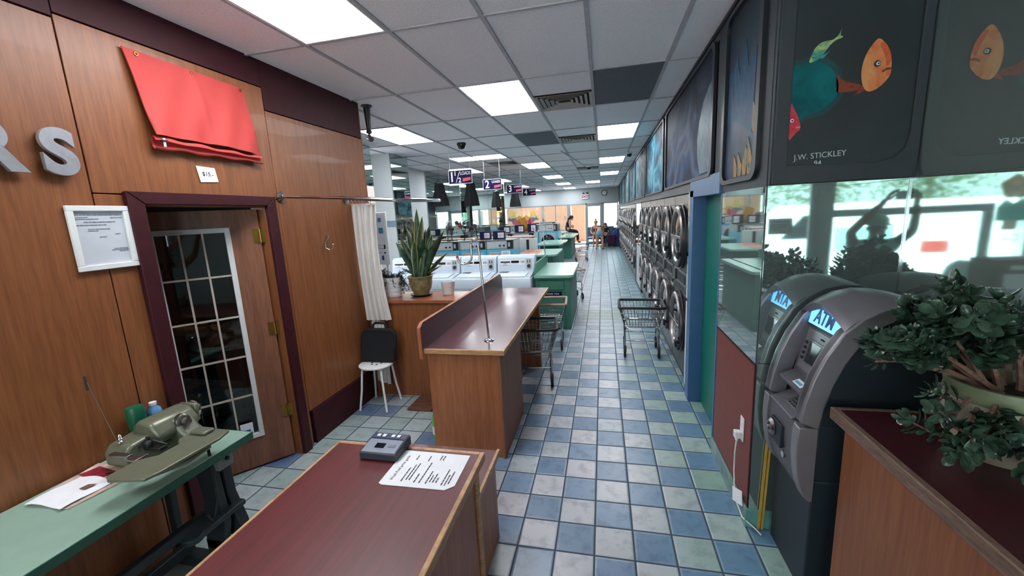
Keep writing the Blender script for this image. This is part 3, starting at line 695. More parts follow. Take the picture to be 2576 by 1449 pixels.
# long feed plate in front, on an arm
pl = [(1.06, -1.95), (1.09, -1.80), (1.14, -1.785), (1.40, -1.775), (1.47, -1.795), (1.47, -1.90), (1.43, -1.965), (1.36, -1.97), (1.33, -1.925), (1.24, -1.925), (1.19, -1.985), (1.08, -1.985)]
mpart(MB().prism([(b_, a_) for a_, b_ in pl], 'z', .850, .864), 'work_plate', 'machine', .004)
mpart(MB().prism([(-2.05, .80), (-1.97, .79), (-1.93, .85), (-2.04, .85)], 'y', 1.36, 1.46), 'plate_arm', 'machine', .01)
mpart(MB().box(-1.955, 1.40, .864, -1.86, 1.455, .882), 'hinge_block', 'machine', .008)
mpart(MB().tube([(-2.02, 1.17, .80), (-1.93, 1.2, .79), (-1.86, 1.30, .795), (-1.85, 1.40, .81), (-1.90, 1.44, .845)], .012, 8), 'support_arm', 'machine', 0)
mpart(MB().box(-2.16, 1.20, .858, -2.05, 1.225, .868).box(-2.04, 1.19, .852, -1.99, 1.245, .862), 'needle_plate', 'steel', .002)
mpart(MB().ball((-2.11, 1.25, .885), (.03, .025, .03), 9, 6).box(-2.14, 1.24, .84, -2.03, 1.29, .865).tube([(-2.16, 1.22, .87), (-2.09, 1.27, .90), (-2.04, 1.30, .86)], .008, 6).cyl((-2.10, 1.255, .90), (-2.10, 1.245, .935), .008, 7), 'stitch_head', 'black', .003)
mpart(MB().tube([(-2.16, 1.16, .81), (-2.13, 1.13, .795), (-2.18, 1.10, .775), (-2.26, 1.09, .765)], .005, 6), 'power_lead', 'black', 0)
mpart(MB().lathe([(.013, .915), (.016, .925), (.010, .93), (.014, .94), (.008, .948), (.012, .956), (.003, .968)], (-2.24, 1.19, 0), 14), 'tension_post', 'chrome', 0)
mpart(MB().prism([(1.34, .885), (1.345, .925), (1.355, .93), (1.41, .93), (1.41, .89), (1.40, .885)], 'x', -2.106, -2.100), 'badge', 'black', .001)
text('badge_lettering', 'CSEW', .021, (-2.098, 1.41, .868), (90, 0, 90), 'inklight', t, .0006)
mpart(MB().cyl((-2.30, 1.22, .85), (-2.40, 1.19, 1.30), .0026, 6).box(-2.405, 1.178, 1.25, -2.398, 1.190, 1.34), 'thread_stand', 'steel', 0)

t = thing('magazine', 'glossy magazine with red print lying under the white envelope', 'magazine', (-2.23, 1.13, .748))
MB().prism([(-2.34, 1.01), (-2.115, 1.01), (-2.09, 1.20), (-2.20, 1.28), (-2.38, 1.28)], 'z', .7482, .7535).build('pages', plain('magazine cover', (214, 190, 176), .35, var=.25, s=18), t, smooth=False)
MB().prism([(-2.23, 1.03), (-2.15, 1.02), (-2.12, 1.19), (-2.20, 1.21)], 'z', .7536, .754).build('cover_print', plain('cover ochre and red print', (168, 92, 62), .35, var=.4, s=26), t, smooth=False)
MB().prism([(-2.36, 1.19), (-2.22, 1.17), (-2.20, 1.24), (-2.34, 1.26)], 'z', .7536, .7541).build('title_print', plain('crimson print', (150, 44, 60), .35, var=.3, s=40), t, smooth=False)
t = thing('envelope', 'crumpled white envelope on top of the magazine on the green table', 'envelope', (-2.24, 1.1, .755))
MB().grid(lambda u, v: ((-2.33+.20*u+.01*v), 0.995+.18*v+.01*sin(u*3), .7565+.004*sin(7*u+5*v)+.004*v), 12, 10, (0, 0, .002)).build('paper', 'paper', t)
MB().prism([(-2.20, 1.10), (-2.165, 1.10), (-2.16, 1.14), (-2.195, 1.13)], 'z', .768, .7688).build('stain', plain('brown logo ink', (110, 88, 80), .6), t)
t = thing('tumbler', 'dark green plastic tumbler against the wood wall behind the sewing machine', 'cup', (-2.345, 1.45, .748))
MB().lathe([(.0, .7485), (.030, .7485), (.032, .83), (.038, .86), (.040, .93), (.038, .952), (.034, .962), (0, .965)], (-2.345, 1.45, 0), 20).build('body', plain('dark green plastic', (16, 92, 66), .35), t)
t = thing('water_bottle', 'clear blue water bottle beside the green tumbler', 'bottle', (-2.345, 1.535, .748))
MB().lathe([(.0, .7485), (.033, .749), (.033, .86), (.035, .885), (.028, .912), (.014, .925), (.013, .93)], (-2.345, 1.535, 0), 18).build('body', plain('blue clear plastic', (92, 142, 190), .12), t)
MB().lathe([(.016, .93), (.017, .946), (.0, .948)], (-2.345, 1.535, 0), 16).build('cap', 'whiteplastic', t)

# ================================================================ LEFT WALL ITEMS
FZ = LX+.0045
t = thing('framed_certificate', 'white framed licence paper hung beside the maroon door frame', 'picture frame', (LX, 1.525, 1.82))
def quadframe(mb, y0, y1, z0, z1, w_, x0, x1): mb.box(x0, y0, z0, x1, y1, z0+w_).box(x0, y0, z1-w_, x1, y1, z1).box(x0, y0, z0+w_, x1, y0+w_, z1-w_).box(x0, y1-w_, z0+w_, x1, y1, z1-w_); return mb
quadframe(MB(), 1.388, 1.642, 1.665, 1.972, .026, FZ, FZ+.016).build('frame', 'white', t, bev=.003)
MB().box(FZ, 1.412, 1.69, FZ+.004, 1.618, 1.947).build('sheet', plain('grey certificate sheet', (196, 202, 210), .6, var=.02), t)
lines('print', t, (FZ+.005, 1.42, 1.935), (0, 1, 0), (0, 0, -1), [(.0, .19, .002, .006), (.0, .05, .016), (.14, .19, .018), (.0, .09, .024), (.03, .16, .038, .005), (.0, .12, .052, .004), (.04, .13, .072), (.04, .08, .08), (.08, .11, .11), (.15, .17, .098), (.13, .19, .170), (.12, .19, .177), (.15, .19, .184)], mt='inklight', h=.0035, nrm=(1, 0, 0))

t = thing('wall_cloth', 'coral red cloth draped flat on the wood wall above the door', 'cloth', (LX, 2.16, 2.3))
def cp(u, v):
    y0, y1 = 1.77+.055*v-.0*sin(pi*v), 2.49+.055*v; y = y0+(y1-y0)*u
    z = 2.775-(.425+.02*u)*v-.012*u*(1-v)+.012*sin(pi*u)*v
    return (FZ+.012+.03*v+.014*sin(u*9+1.5)*v+.006*sin(u*23+v*7)*(.3+v)+.018*math.exp(-((u-.5)/.03)**2)*.5, y, z)
MB().grid(cp, 46, 26, (-.006, 0, 0)).build('sheet', 'red', t, ang=80)
def cr(u, v):
    y = 1.822+.72*u; a = v*2*pi*.82+.4; r_ = .013+.006*(1-u)+.003*sin(u*21)
    return (FZ+.032+r_*.8*cos(a), y, 2.325-.012*u+r_*1.7*sin(a)-.012)
MB().grid(cr, 30, 12, (0, 0, -.002)).build('rolled_hem', 'red', t, ang=80)
MB().box(FZ+.05, 1.842, 2.315, FZ+.068, 1.872, 2.325).build('clip', 'black', t); MB().cyl((FZ+.06, 1.857, 2.29), (FZ+.06, 1.857, 2.335), .006, 8).build('clip_knob', 'whiteplastic', t)
for y, z in ((1.83, 2.755), (2.13, 2.753), (2.465, 2.748)): MB().ring((FZ+.02, y, z), .008, .0025, 'x', 14, 6).build('eyelet', 'brass', t)

t = thing('price_note', 'small white card handwritten $15 above the door', 'note', (LX, 2.13, 2.17))
MB().prism([(2.063, 2.216), (2.185, 2.212), (2.198, 2.128), (2.078, 2.120)], 'x', FZ, FZ+.0015).build('card', 'paper', t, smooth=False)
text('handwriting', '$15.-', .036, (FZ+.003, 2.132, 2.170), (90, 0, 90), 'ink', t, .0004)

for s_, y, lab in (('R', 1.192, 'large brushed metal letter R at the left edge of the photo'), ('S', 1.408, 'large brushed metal letter S mounted on the wood wall')):
    o = text('sign_letter', s_, .262, (LX+.028, y, 2.197), (90, 0, 90), 'alum', None, .010, .012)
    mlt = o.data; mlt.transform(Matrix.Translation((-LX-.028, -y, -2.197))); o.location = (LX+.028, y, 2.197)
    tag(o, lab, 'letter', 'metal letters on the wood wall')

t = thing('coat_hook', 'small chrome double hook screwed to the wood wall panel', 'hook', (LX, 3.16, 1.66))
MB().tube([(FZ+.003, 3.18, 1.735), (FZ+.02, 3.175, 1.715), (FZ+.016, 3.16, 1.69), (FZ+.006, 3.13, 1.665), (FZ+.012, 3.125, 1.625), (FZ+.04, 3.14, 1.605), (FZ+.055, 3.165, 1.62), (FZ+.05, 3.175, 1.645)], .0055, 8).ball((FZ+.05, 3.176, 1.648), .009, 8, 6).build('hook', 'chrome', t)
MB().cyl((LX+.005, 3.14, 1.655), (LX+.012, 3.14, 1.655), .018, 14).build('plate', 'chrome', t)

t = thing('curtain_rail', 'curved chrome curtain rail projecting from the wood wall', 'rail', (LX, 3.1, 2.04))
for y in (2.70, 3.52): MB().lathe([(.0, .004), (.040, .005), (.042, .012), (.030, .02), (.016, .03), (.0, .032)], (LX, y, 2.05), 22, 'x').build('wall_flange', 'chrome', t)
pts = [(LX+.02, 2.70, 2.05), (-2.1, 2.70, 2.03), (-1.75, 2.70, 2.003), (-1.48, 2.72, 1.980)]
for k in range(9):
    a = -pi/2+pi*k/8; pts.append((-1.46+.12*cos(a)*.9, 3.11+.38*sin(a), 1.972+.002*k))
pts += [(-1.75, 3.50, 2.003), (-2.1, 3.52, 2.03), (LX+.02, 3.52, 2.05)]
MB().tube(pts, .0125, 10).build('rail', 'chrome', t)
for k in range(7): MB().ring((-2.36+.035*k, 3.52, 2.028), .022, .002, 'x', 16, 5).build('ring', 'chrome', t)
t = thing('curtain', 'bunched white curtain hanging beside the divider', 'curtain', (-2.28, 3.55, .18))
def cu(u, v):
    w_ = .255-.02*sin(pi*v)+.0*v; x = -2.392+w_*u+.07*v*(.35+u*.2)-.0; 
    return (x, 3.585+.016*sin(u*34)+.012*sin(u*61+v*3)-.02*sin(pi*v), 2.005-1.16*v-.0*u)
MB().grid(cu, 90, 14, (0, .003, 0)).build('drape', 'curtain', t, ang=80)
def cu2(u, v):
    x = -2.335+.15*u; return (x, 3.615+.010*sin(u*22), .855-.68*v-.04*u)
MB().grid(cu2, 36, 10, (0, .003, 0)).build('lower_drape', 'curtain', t, ang=80)

# ================================================================ STOOL, BAG, MAT
t = thing('stool', 'white metal stool with a perforated round seat holding the laptop bag', 'stool', (-2.20, 3.43, 0))
sx_, sy_ = -2.205, 3.42
st = MB().lathe([(.0, .432), (.165, .432), (.170, .438), (.170, .446), (.165, .450), (.0, .450)], (sx_, sy_, 0), 32); st.build('seat', 'whiteplastic', t)
hs = MB()
for k in range(6): a = k*pi/3; hs.cyl((sx_+.05*cos(a), sy_+.05*sin(a), .4495), (sx_+.05*cos(a), sy_+.05*sin(a), .4512), .012, 12)
hs.build('seat_holes', 'gap', t)
for a in (45, 135, 225, 315):
    c_, s_ = cos(rad(a)), sin(rad(a))
    MB().tube([(sx_+.03*c_, sy_+.03*s_, .424), (sx_+.12*c_, sy_+.12*s_, .424), (sx_+.145*c_, sy_+.145*s_, .405), (sx_+.17*c_, sy_+.17*s_, .2), (sx_+.205*c_, sy_+.205*s_, .004)], .0105, 8).build('leg', 'whiteplastic', t)
t = thing('laptop_bag', 'black laptop sleeve bag leaning upright on the white stool', 'bag', (-2.2, 3.47, .452))
def bagp(z): return 3.45+(z-.45)*.22
body = MB()
out = [(-2.385, .47), (-2.375, .455), (-2.025, .455), (-2.015, .47), (-2.008, .70), (-2.03, .755), (-2.06, .775), (-2.34, .775), (-2.37, .755), (-2.39, .70)]
n = len(out); vs = [(x, bagp(z)-.028, z) for x, z in out]+[(x, bagp(z)+.028, z) for x, z in out]
body.add(vs, [tuple(range(n)), tuple(range(n, 2*n))[::-1]]+[(i, (i+1) % n, n+(i+1) % n, n+i) for i in range(n)])
body.build('body', 'blackcloth', t, bev=.012)
hz = bagp(.79)
MB().tube([(-2.27, bagp(.77), .77), (-2.265, bagp(.81), .812), (-2.245, bagp(.825), .828), (-2.15, bagp(.825), .828), (-2.13, bagp(.81), .812), (-2.125, bagp(.77), .77)], .012, 8).build('handle', 'blackcloth', t)
MB().tube([(-2.38, bagp(.60)-.030, .60), (-2.375, bagp(.70)-.031, .70), (-2.35, bagp(.75)-.031, .757), (-2.05, bagp(.75)-.031, .757), (-2.025, bagp(.7)-.031, .70), (-2.02, bagp(.6)-.030, .60)], .004, 5).build('zip', 'black', t)
t = thing('deck_mat', 'small brown slatted wooden floor mat beside the long counter', 'mat', (-1.65, 3.47, 0))
m = MB()
for k in range(4):
    for q in range(2):
        x0, y0 = -1.88+q*.26, 3.34+k*.083; m.box(x0, y0, .004, x0+.25, y0+.074, .02)
m.build('slats', wood('brown slats', (84, 52, 40), (116, 76, 56), (3, 20, 20), .5), t, bev=.002); MB().box(-1.87, 3.35, .0, -1.38, 3.66, .006).build('backing', 'black', t)
t = thing('detergent_bottle', 'green and white bottle standing behind the long counter corner', 'bottle', (-1.366, 2.90, 0))
MB().lathe([(.0, .002), (.042, .002), (.045, .03), (.045, .18), (.036, .225), (.020, .25), (.020, .27)], (-1.366, 2.90, 0), 20).build('body', plain('bright green plastic', (70, 190, 84), .3), t)
MB().lathe([(.024, .265), (.026, .29), (.0, .295)], (-1.366, 2.90, 0), 16).build('cap', 'whiteplastic', t)
MB().lathe([(.0460, .06), (.0460, .13)], (-1.366, 2.90, 0), 20).build('paper_band', 'paper', t)

# ================================================================ ATM
t = thing('cash_machine', 'silver and dark blue-grey cash machine with a lit blue ATM sign', 'cash machine', (1.08, 2.04, 0))
AY0, AY1 = 1.835, 2.235
prof = [(.835, .60), (.822, .70), (.820, .80), (.824, .88), (.838, .98), (.862, 1.08), (.900, 1.18), (.955, 1.28), (1.02, 1.345), (1.09, 1.385), (1.17, 1.402), (1.25, 1.395), (1.34, 1.36)]
back = [(1.355, 1.35), (1.355, 0)]
for a_, b_ in ((AY0+.012, AY0+.055), (AY1-.055, AY1-.012)): MB().prism(prof[3:]+[(1.352, 1.35), (1.352, .86), (.86, .86)], 'y', a_, b_).build('side_panel', 'atmdark', t, bev=.003)
MB().box(.895, AY0+.012, .005, 1.352, AY1-.012, .60).box(.90, AY0+.012, .60, 1.352, AY1-.012, .865).build('lower_cabinet', 'atmdark', t, bev=.006)
# lower curved fascia
lf = [(.885, .50), (.862, .52), (.842, .57), (.828, .64), (.820, .72), (.820, .80), (.824, .855), (.90, .855), (.90, .50)]
for a_, b_ in ((AY0+.004, AY0+.06), (AY1-.06, AY1-.004)): MB().prism(lf, 'y', a_, b_).build('lower_trim', 'atmgrey', t, bev=.004)
lf2 = [(x+.012 if x < .88 else x, z) for x, z in lf]
MB().prism(lf2, 'y', AY0+.06, AY1-.06).build('lower_fascia', 'atmmid', t, bev=.004)
MB().prism([(.818, .66), (.818, .78), (.870, .76), (.870, .68)], 'y', AY0+.16, AY1-.12).build('cash_slot', 'atmdark', t, bev=.004)
MB().lathe([(.0, .0), (.035, -.012), (.042, -.024), (.030, -.036), (.022, -.036), (.018, -.02), (.0, -.016)], (.838, 2.09, .725), 24, 'x').build('receipt_bezel', 'steel', t)
MB().cyl((.822, AY0+.115, .66), (.812, AY0+.115, .66), .015, 16).build('lock', 'chrome', t)
# curved shell bands at both sides and over the top
def band(y0, y1, x_in=.075):
    m = MB(); P = prof[3:11]; n = len(P); vs = []
    for (x, z) in P:
        vs += [(x, y0, z), (x, y1, z)]
    for (x, z) in P:
        vs += [(x+x_in, y0, z-.03), (x+x_in, y1, z-.03)]
    f = []
    for i in range(n-1):
        a = 2*i; b_ = 2*n+2*i
        f += [(a, a+1, a+3, a+2), (b_, b_+2, b_+3, b_+1), (a, a+2, b_+2, b_), (a+1, b_+1, b_+3, a+3)]
    f += [(0, 2*n, 2*n+1, 1), (2*n-2, 2*n-1, 4*n-1, 4*n-2)]
    return m.add(vs, f)
band(AY0, AY0+.062).build('shell_band', 'atmgrey', t, bev=.006); band(AY1-.062, AY1).build('shell_band', 'atmgrey', t, bev=.006)
tp = prof[8:]+[(1.34, 1.33), (1.10, 1.345), (1.045, 1.315)]
def crownp(u, v):
    P = [(.962, 1.288), (.985, 1.318)]+prof[8:]; f = v*(len(P)-1); i = min(int(f), len(P)-2); f -= i
    x, z = P[i][0]*(1-f)+P[i+1][0]*f, P[i][1]*(1-f)+P[i+1][1]*f; b_ = sin(pi*u)
    return (x-.012*b_*(1-v), AY0+.01+(AY1-AY0-.02)*u, z+.075*b_*max(0, 1-v*1.0))
MB().grid(crownp, 20, 16, (.02, 0, -.03)).build('crown', 'atmgrey', t)
MB().prism([(.92, .88), (.927, 1.0), (.96, 1.15), (.99, 1.27), (1.02, 1.325), (1.33, 1.325), (1.33, .88)], 'y', AY0+.06, AY1-.06).build('inner_core', 'atmmid', t)
# tilted sign, screen, shelf, keypad: a plane basis facing -x and up
def tilt(x, z, a):    # returns function mapping (y, s, d) -> world; s up the slope, d outwards
    ca, sa = cos(rad(a)), sin(rad(a)); return lambda y, s_, d: (x+s_*ca-d*sa, y, z+s_*sa+d*ca)
def tpoly(f, poly, d0, d1): 
    m = MB(); n = len(poly); m.add([f(p[0], p[1], d0) for p in poly]+[f(p[0], p[1], d1) for p in poly], [tuple(range(n)), tuple(range(n, 2*n))[::-1]]+[(i, n+i, n+(i+1) % n, (i+1) % n) for i in range(n)]); return m
F1 = tilt(.978, 1.245, 74)
arc = [(1.912, .0), (2.158, .0)]+[(2.168-.266*k/8, .052+.040*sin(pi*k/8)) for k in range(9)]
tpoly(F1, [(1.900, -.012), (2.170, -.012)]+[(2.178-.286*k/8, .056+.050*sin(pi*k/8)) for k in range(9)], -.02, .004).build('sign_surround', 'atmdark', t)
tpoly(F1, arc, .002, .010).build('sign_panel', 'atmblue', t)
def tmat(f, y, s_, d, a): 
    # local x -> -y world, local y -> slope, z -> outward
    ca, sa = cos(rad(a)), sin(rad(a)); X_ = Vector((0, -1, 0)); Y_ = Vector((ca, 0, sa)); Z_ = Vector((-sa, 0, ca)); m_ = Matrix((X_, Y_, Z_)).transposed().to_4x4(); m_.translation = Vector(f(y, s_, d)); return m_
def ttext(n, s_, size, f, y, q, d, a, mt, off=0, sx=1):
    o = text(n, s_, size, (0, 0, 0), (0, 0, 0), mt, None, .001, off); o.data.transform(Matrix.Translation(-t.location) @ tmat(f, y, q, d, a) @ Matrix.Diagonal((sx, 1, 1, 1))); o.parent = t; return o
ttext('sign_lettering', 'ATM', .092, F1, 2.036, .043, .0125, 74, 'atmtext', .002, .85)
F2 = tilt(.930, 1.028, 78)
tpoly(F2, [(1.902, 0), (2.15, 0), (2.15, .20), (1.902, .20)], -.02, .0).build('screen_panel', 'atmgrey', t)
tpoly(F2, [(1.93, .035), (2.10, .035), (2.10, .155), (1.93, .155)], 0, .006).build('screen_bezel', 'steel', t)
tpoly(F2, [(1.942, .045), (2.088, .045), (2.088, .145), (1.942, .145)], .006, .008).build('screen', 'screen', t)
for k in range(4): tpoly(F2, [(2.118, .045+.026*k), (2.135, .045+.026*k), (2.135, .059+.026*k), (2.118, .059+.026*k)], 0, .006).build('menu_key', 'atmdark', t)
ttext('maker_lettering', 'mute', .016, F2, 2.01, .176, .001, 78, 'ink')
MB().prism([(.852, .985), (.915, 1.012), (.95, 1.012), (.95, .965), (.857, .965)], 'y', AY0+.09, AY1-.09).build('card_shelf', 'atmmid', t, bev=.003)
MB().prism([(.864, .9912), (.894, 1.0045), (.893, 1.006), (.863, .9925)], 'y', 1.95, 2.03).build('shelf_sticker', 'paper', t)
MB().prism([(.870, .9955), (.882, 1.001), (.881, 1.0025), (.869, .997)], 'y', 1.965, 2.02).build('sticker_print', 'blue', t)
MB().prism([(.822, .855), (.825, .862), (.945, .915), (.945, .855)], 'y', AY0+.08, AY1-.08).build('keypad_shelf', 'atmmid', t, bev=.003)
F3 = tilt(.84, .8697, 24)
tpoly(F3, [(1.965, .02), (2.065, .02), (2.065, .085), (1.965, .085)], 0, .0015).build('keypad_plate', 'atmgrey', t)
for r_ in range(4):
    for c_ in range(4):
        y, s_ = 1.97+.0235*c_, .023+.0155*r_; tpoly(F3, [(y, s_), (y+.019, s_), (y+.019, s_+.012), (y, s_+.012)], .0015, .005).build('key', 'steel', t)

# boards leaning behind the cash machine, wall socket and cord
t = thing('wood_strips', 'yellow wooden strips leaning in the gap left of the cash machine', 'wood strips', (.86, 2.25, 0))
for x_ in (.846, .862): MB().add([(x_-.006, 2.246, .004), (x_+.006, 2.246, .004), (x_+.006, 2.256, .004), (x_-.006, 2.256, .004), (x_+.012, 2.246, .62), (x_+.022, 2.246, .62), (x_+.022, 2.256, .62), (x_+.012, 2.256, .62)], [(0, 3, 2, 1), (4, 5, 6, 7), (0, 1, 5, 4), (1, 2, 6, 5), (2, 3, 7, 6), (3, 0, 4, 7)]).build('strip', plain('yellow pine', (204, 164, 72), .5), t)
t = thing('wall_socket', 'white double socket on the brick red panel', 'socket', (RX, 2.41, .52))
MB().box(RX-.007, 2.385, .455, RX-.001, 2.44, .60).build('plate', 'whiteplastic', t, bev=.002)
for z in (.49, .56): MB().box(RX-.010, 2.397, z-.018, RX-.007, 2.428, z+.018).build('outlet', 'white', t, bev=.002)
t = thing('power_cord', 'white power cord and plug trailing from the wall socket', 'cord', (RX-.02, 2.4, .3))
MB().box(RX-.045, 2.395, .47, RX-.012, 2.432, .512).cyl((RX-.028, 2.413, .47), (RX-.030, 2.413, .45), .009, 8).build('plug', 'whiteplastic', t, bev=.004)
MB().tube([(RX-.030, 2.413, .455), (RX-.032, 2.425, .36), (RX-.03, 2.43, .25), (RX-.03, 2.41, .16), (RX-.032, 2.36, .09), (RX-.02, 2.28, .045), (RX+.03, 2.21, .03), (RX+.05, 2.19, .015)], .0038, 7).build('cable', 'whiteplastic', t)
MB().add([(RX-.018, 2.30, .10), (RX-.045, 2.38, .08), (RX-.04, 2.41, .15), (RX-.014, 2.33, .175)], [(0, 1, 2, 3)]).add([(RX-.016, 2.30, .10), (RX-.043, 2.38, .08), (RX-.038, 2.41, .15), (RX-.012, 2.33, .175)], [(0, 1, 2, 3)]).build('paper_tag', 'paper', t)
# ================================================================ STACKED DRYERS (right wall)
def dryer(label, w_):
    t = thing('stacked_dryer', label, 'dryer', (0, 0, 0), group='stainless stacked dryers along the right wall', local=True)
    # local: x=0 is the front face (towards -x), y from 0 (near) to w_
    def bp(m, n, mt, **k): return m.build(n, mt, t, loc=(0, 0, 0), **k)
    bp(MB().box(0, .004, .09, .8, w_-.004, 1.90), 'cabinet', 'darksteel', bev=.004)
    bp(MB().box(.03, .004, .0, .8, w_-.004, .088), 'kick_plate', 'black')
    bp(MB().box(-.006, .01, 1.845, 0, w_-.01, 1.94), 'top_panel', 'steel', bev=.002)
    for zc, R in ((1.515, .315), (.60, .315)):
        yc = w_*.5+.01
        bp(MB().lathe([(R+.028, .0), (R+.026, -.016), (R+.012, -.022), (R+.008, 0)], (-.001, yc, zc), 40, 'x'), 'door_surround', 'darksteel')
        d = bp(MB().lathe([(R, -.012), (R, -.048), (R-.015, -.062), (R-.050, -.060), (R-.062, -.045), (R-.064, -.012)], (0, yc, zc), 44, 'x'), 'door_ring', 'steel')
        g_ = MB().lathe([(.0, -.052), (R*.45, -.046), (R-.064, -.030)], (0, yc, zc), 36, 'x').build('door_glass', 'screen', d, loc=(0, 0, 0))
        MB().lathe([(.0, -.010), (R-.064, -.012)], (0, yc, zc), 36, 'x').build('drum_back', 'darksteel', d, loc=(0, 0, 0))
        MB().box(-.066, yc-R+.03, zc-.012, -.052, yc+R-.03, zc+.012).build('door_bar', 'steel', d, loc=(0, 0, 0), bev=.002)
        MB().cyl((-.05, yc-R+.02, zc-.16), (-.085, yc-R+.02, zc-.16), .020, 10).box(-.10, yc-R-.03, zc-.20, -.075, yc-R+.05, zc-.13).build('latch', 'black', d, loc=(0, 0, 0), bev=.005)
        MB().box(-.055, yc+R-.02, zc-.12, -.01, yc+R+.025, zc+.12).build('hinge', 'chrome', d, loc=(0, 0, 0), bev=.004)
    m = MB(); m.prism([(.06, 1.02), (.04, 1.05), (.04, 1.16), (w_-.06, 1.16), (w_-.04, 1.13), (w_-.04, 1.02)], 'x', -.012, 0); bp(m, 'control_panel', 'steel', bev=.003)
    bp(MB().box(-.016, .10, 1.045, -.012, w_-.30, 1.135), 'control_display', 'black')
    bp(MB().box(-.030, w_-.24, 1.03, -.010, w_-.10, 1.15), 'coin_box', 'darksteel', bev=.004)
    bp(MB().box(-.010, .05, .945, 0, w_-.05, .985), 'lint_door', 'black', bev=.002)
    bp(MB().box(-.004, .001, .1, .0, .006, 1.84), 'edge_strip', 'chrome')
    return t
near = ['nearest stacked dryer, next to the blue door frame']+[ORD[k]+' stacked dryer counted from the blue door frame' for k in range(1, 6)]
D0 = dryer(near[0], .822); D0.location = (RX+.022, 4.17, 0)
for k in range(1, 6): copytree(D0, (RX+.022, 4.17+.822*k, 0), label=near[k])
farl = [ORD[k]+' stacked dryer beyond the white pier' for k in range(11)]
for k in range(11): copytree(D0, (RX+.022, 10.72+.832*k, 0), label=farl[k])

# ================================================================ MURALS
def mural(label, y0, y1, z0, z1, mt, x=RX-.003):
    t = thing('mural', label, 'mural', (x, (y0+y1)/2, z0), group='underwater murals along the right wall')
    r_ = .07; out = []
    for cy_, cz_, a0 in ((y1-r_, z1-r_, 0), (y0+r_, z1-r_, 90), (y0+r_, z0+r_, 180), (y1-r_, z0+r_, 270)):
        for k in range(6): a = rad(a0+18*k); out.append((cy_+r_*cos(a), cz_+r_*sin(a)))
    MB().prism(out, 'x', x-.004, x).build('painting', mt, t, smooth=False)
    m = MB(); n = len(out); cy_, cz_ = (y0+y1)/2, (z0+z1)/2
    vo = [(x-.022, cy_+(a-cy_)*(1+.05/(y1-y0)*2), cz_+(b-cz_)*(1+.05/(z1-z0)*1.0)) for a, b in out]; vi = [(x-.022, a, b) for a, b in out]
    vo2 = [(x, p[1], p[2]) for p in vo]; vi2 = [(x, p[1], p[2]) for p in vi]
    fs = []
    for i in range(n): j = (i+1) % n; fs += [(i, j, n+j, n+i), (i, 2*n+i, 2*n+j, j), (n+i, n+j, 3*n+j, 3*n+i)]
    m.add(vo+vi+vo2+vi2, fs).build('frame', 'framedark', t); return t
MT['framedark'] = plain('near black mural frame', (26, 30, 36), .45)
MT['sea1'] = paint_mat('dark blue reef painting', [(.3, lin((14, 26, 36))), (.48, lin((16, 58, 96))), (.6, lin((40, 84, 104))), (.75, lin((18, 34, 44)))], (1, 2.2, 1.2), 1.8, .45, (2.35, 2.95, (18, 26, 34)))
MT['sea2'] = paint_mat('grey blue misty sea painting', [(.38, lin((24, 34, 44))), (.46, lin((40, 62, 96))), (.53, lin((92, 104, 124))), (.60, lin((34, 70, 108))), (.66, lin((28, 40, 52)))], (1, 1, 1.3), 1.0, .7, (2.5, 2.95, (24, 30, 42)))
MT['sea3'] = paint_mat('turquoise sea painting', [(.38, lin((14, 38, 50))), (.46, lin((20, 92, 116))), (.53, lin((96, 140, 150))), (.60, lin((22, 96, 120))), (.66, lin((18, 52, 84)))], (1, 1, 1.3), 1.2, .65)
MT['sea4'] = paint_mat('slate and teal sea painting', [(.38, lin((24, 38, 44))), (.47, lin((40, 88, 96))), (.54, lin((98, 120, 124))), (.60, lin((44, 84, 104))), (.66, lin((26, 48, 70)))], (1, 1, 1.3), 1.4, .65)
ML = [('sea1', 2.42, 2.98, 'dark reef mural with golden sea plants, nearest on the side wall'), ('sea2', 3.32, 5.52, 'misty grey blue mural with a pale globe above the first dryers')]
ML += [(('sea3', 'sea4')[k % 2], 5.78+2.4*k, 7.95+2.4*k, ORD[k]+' blue sea mural past the misty grey blue one') for k in range(6)]
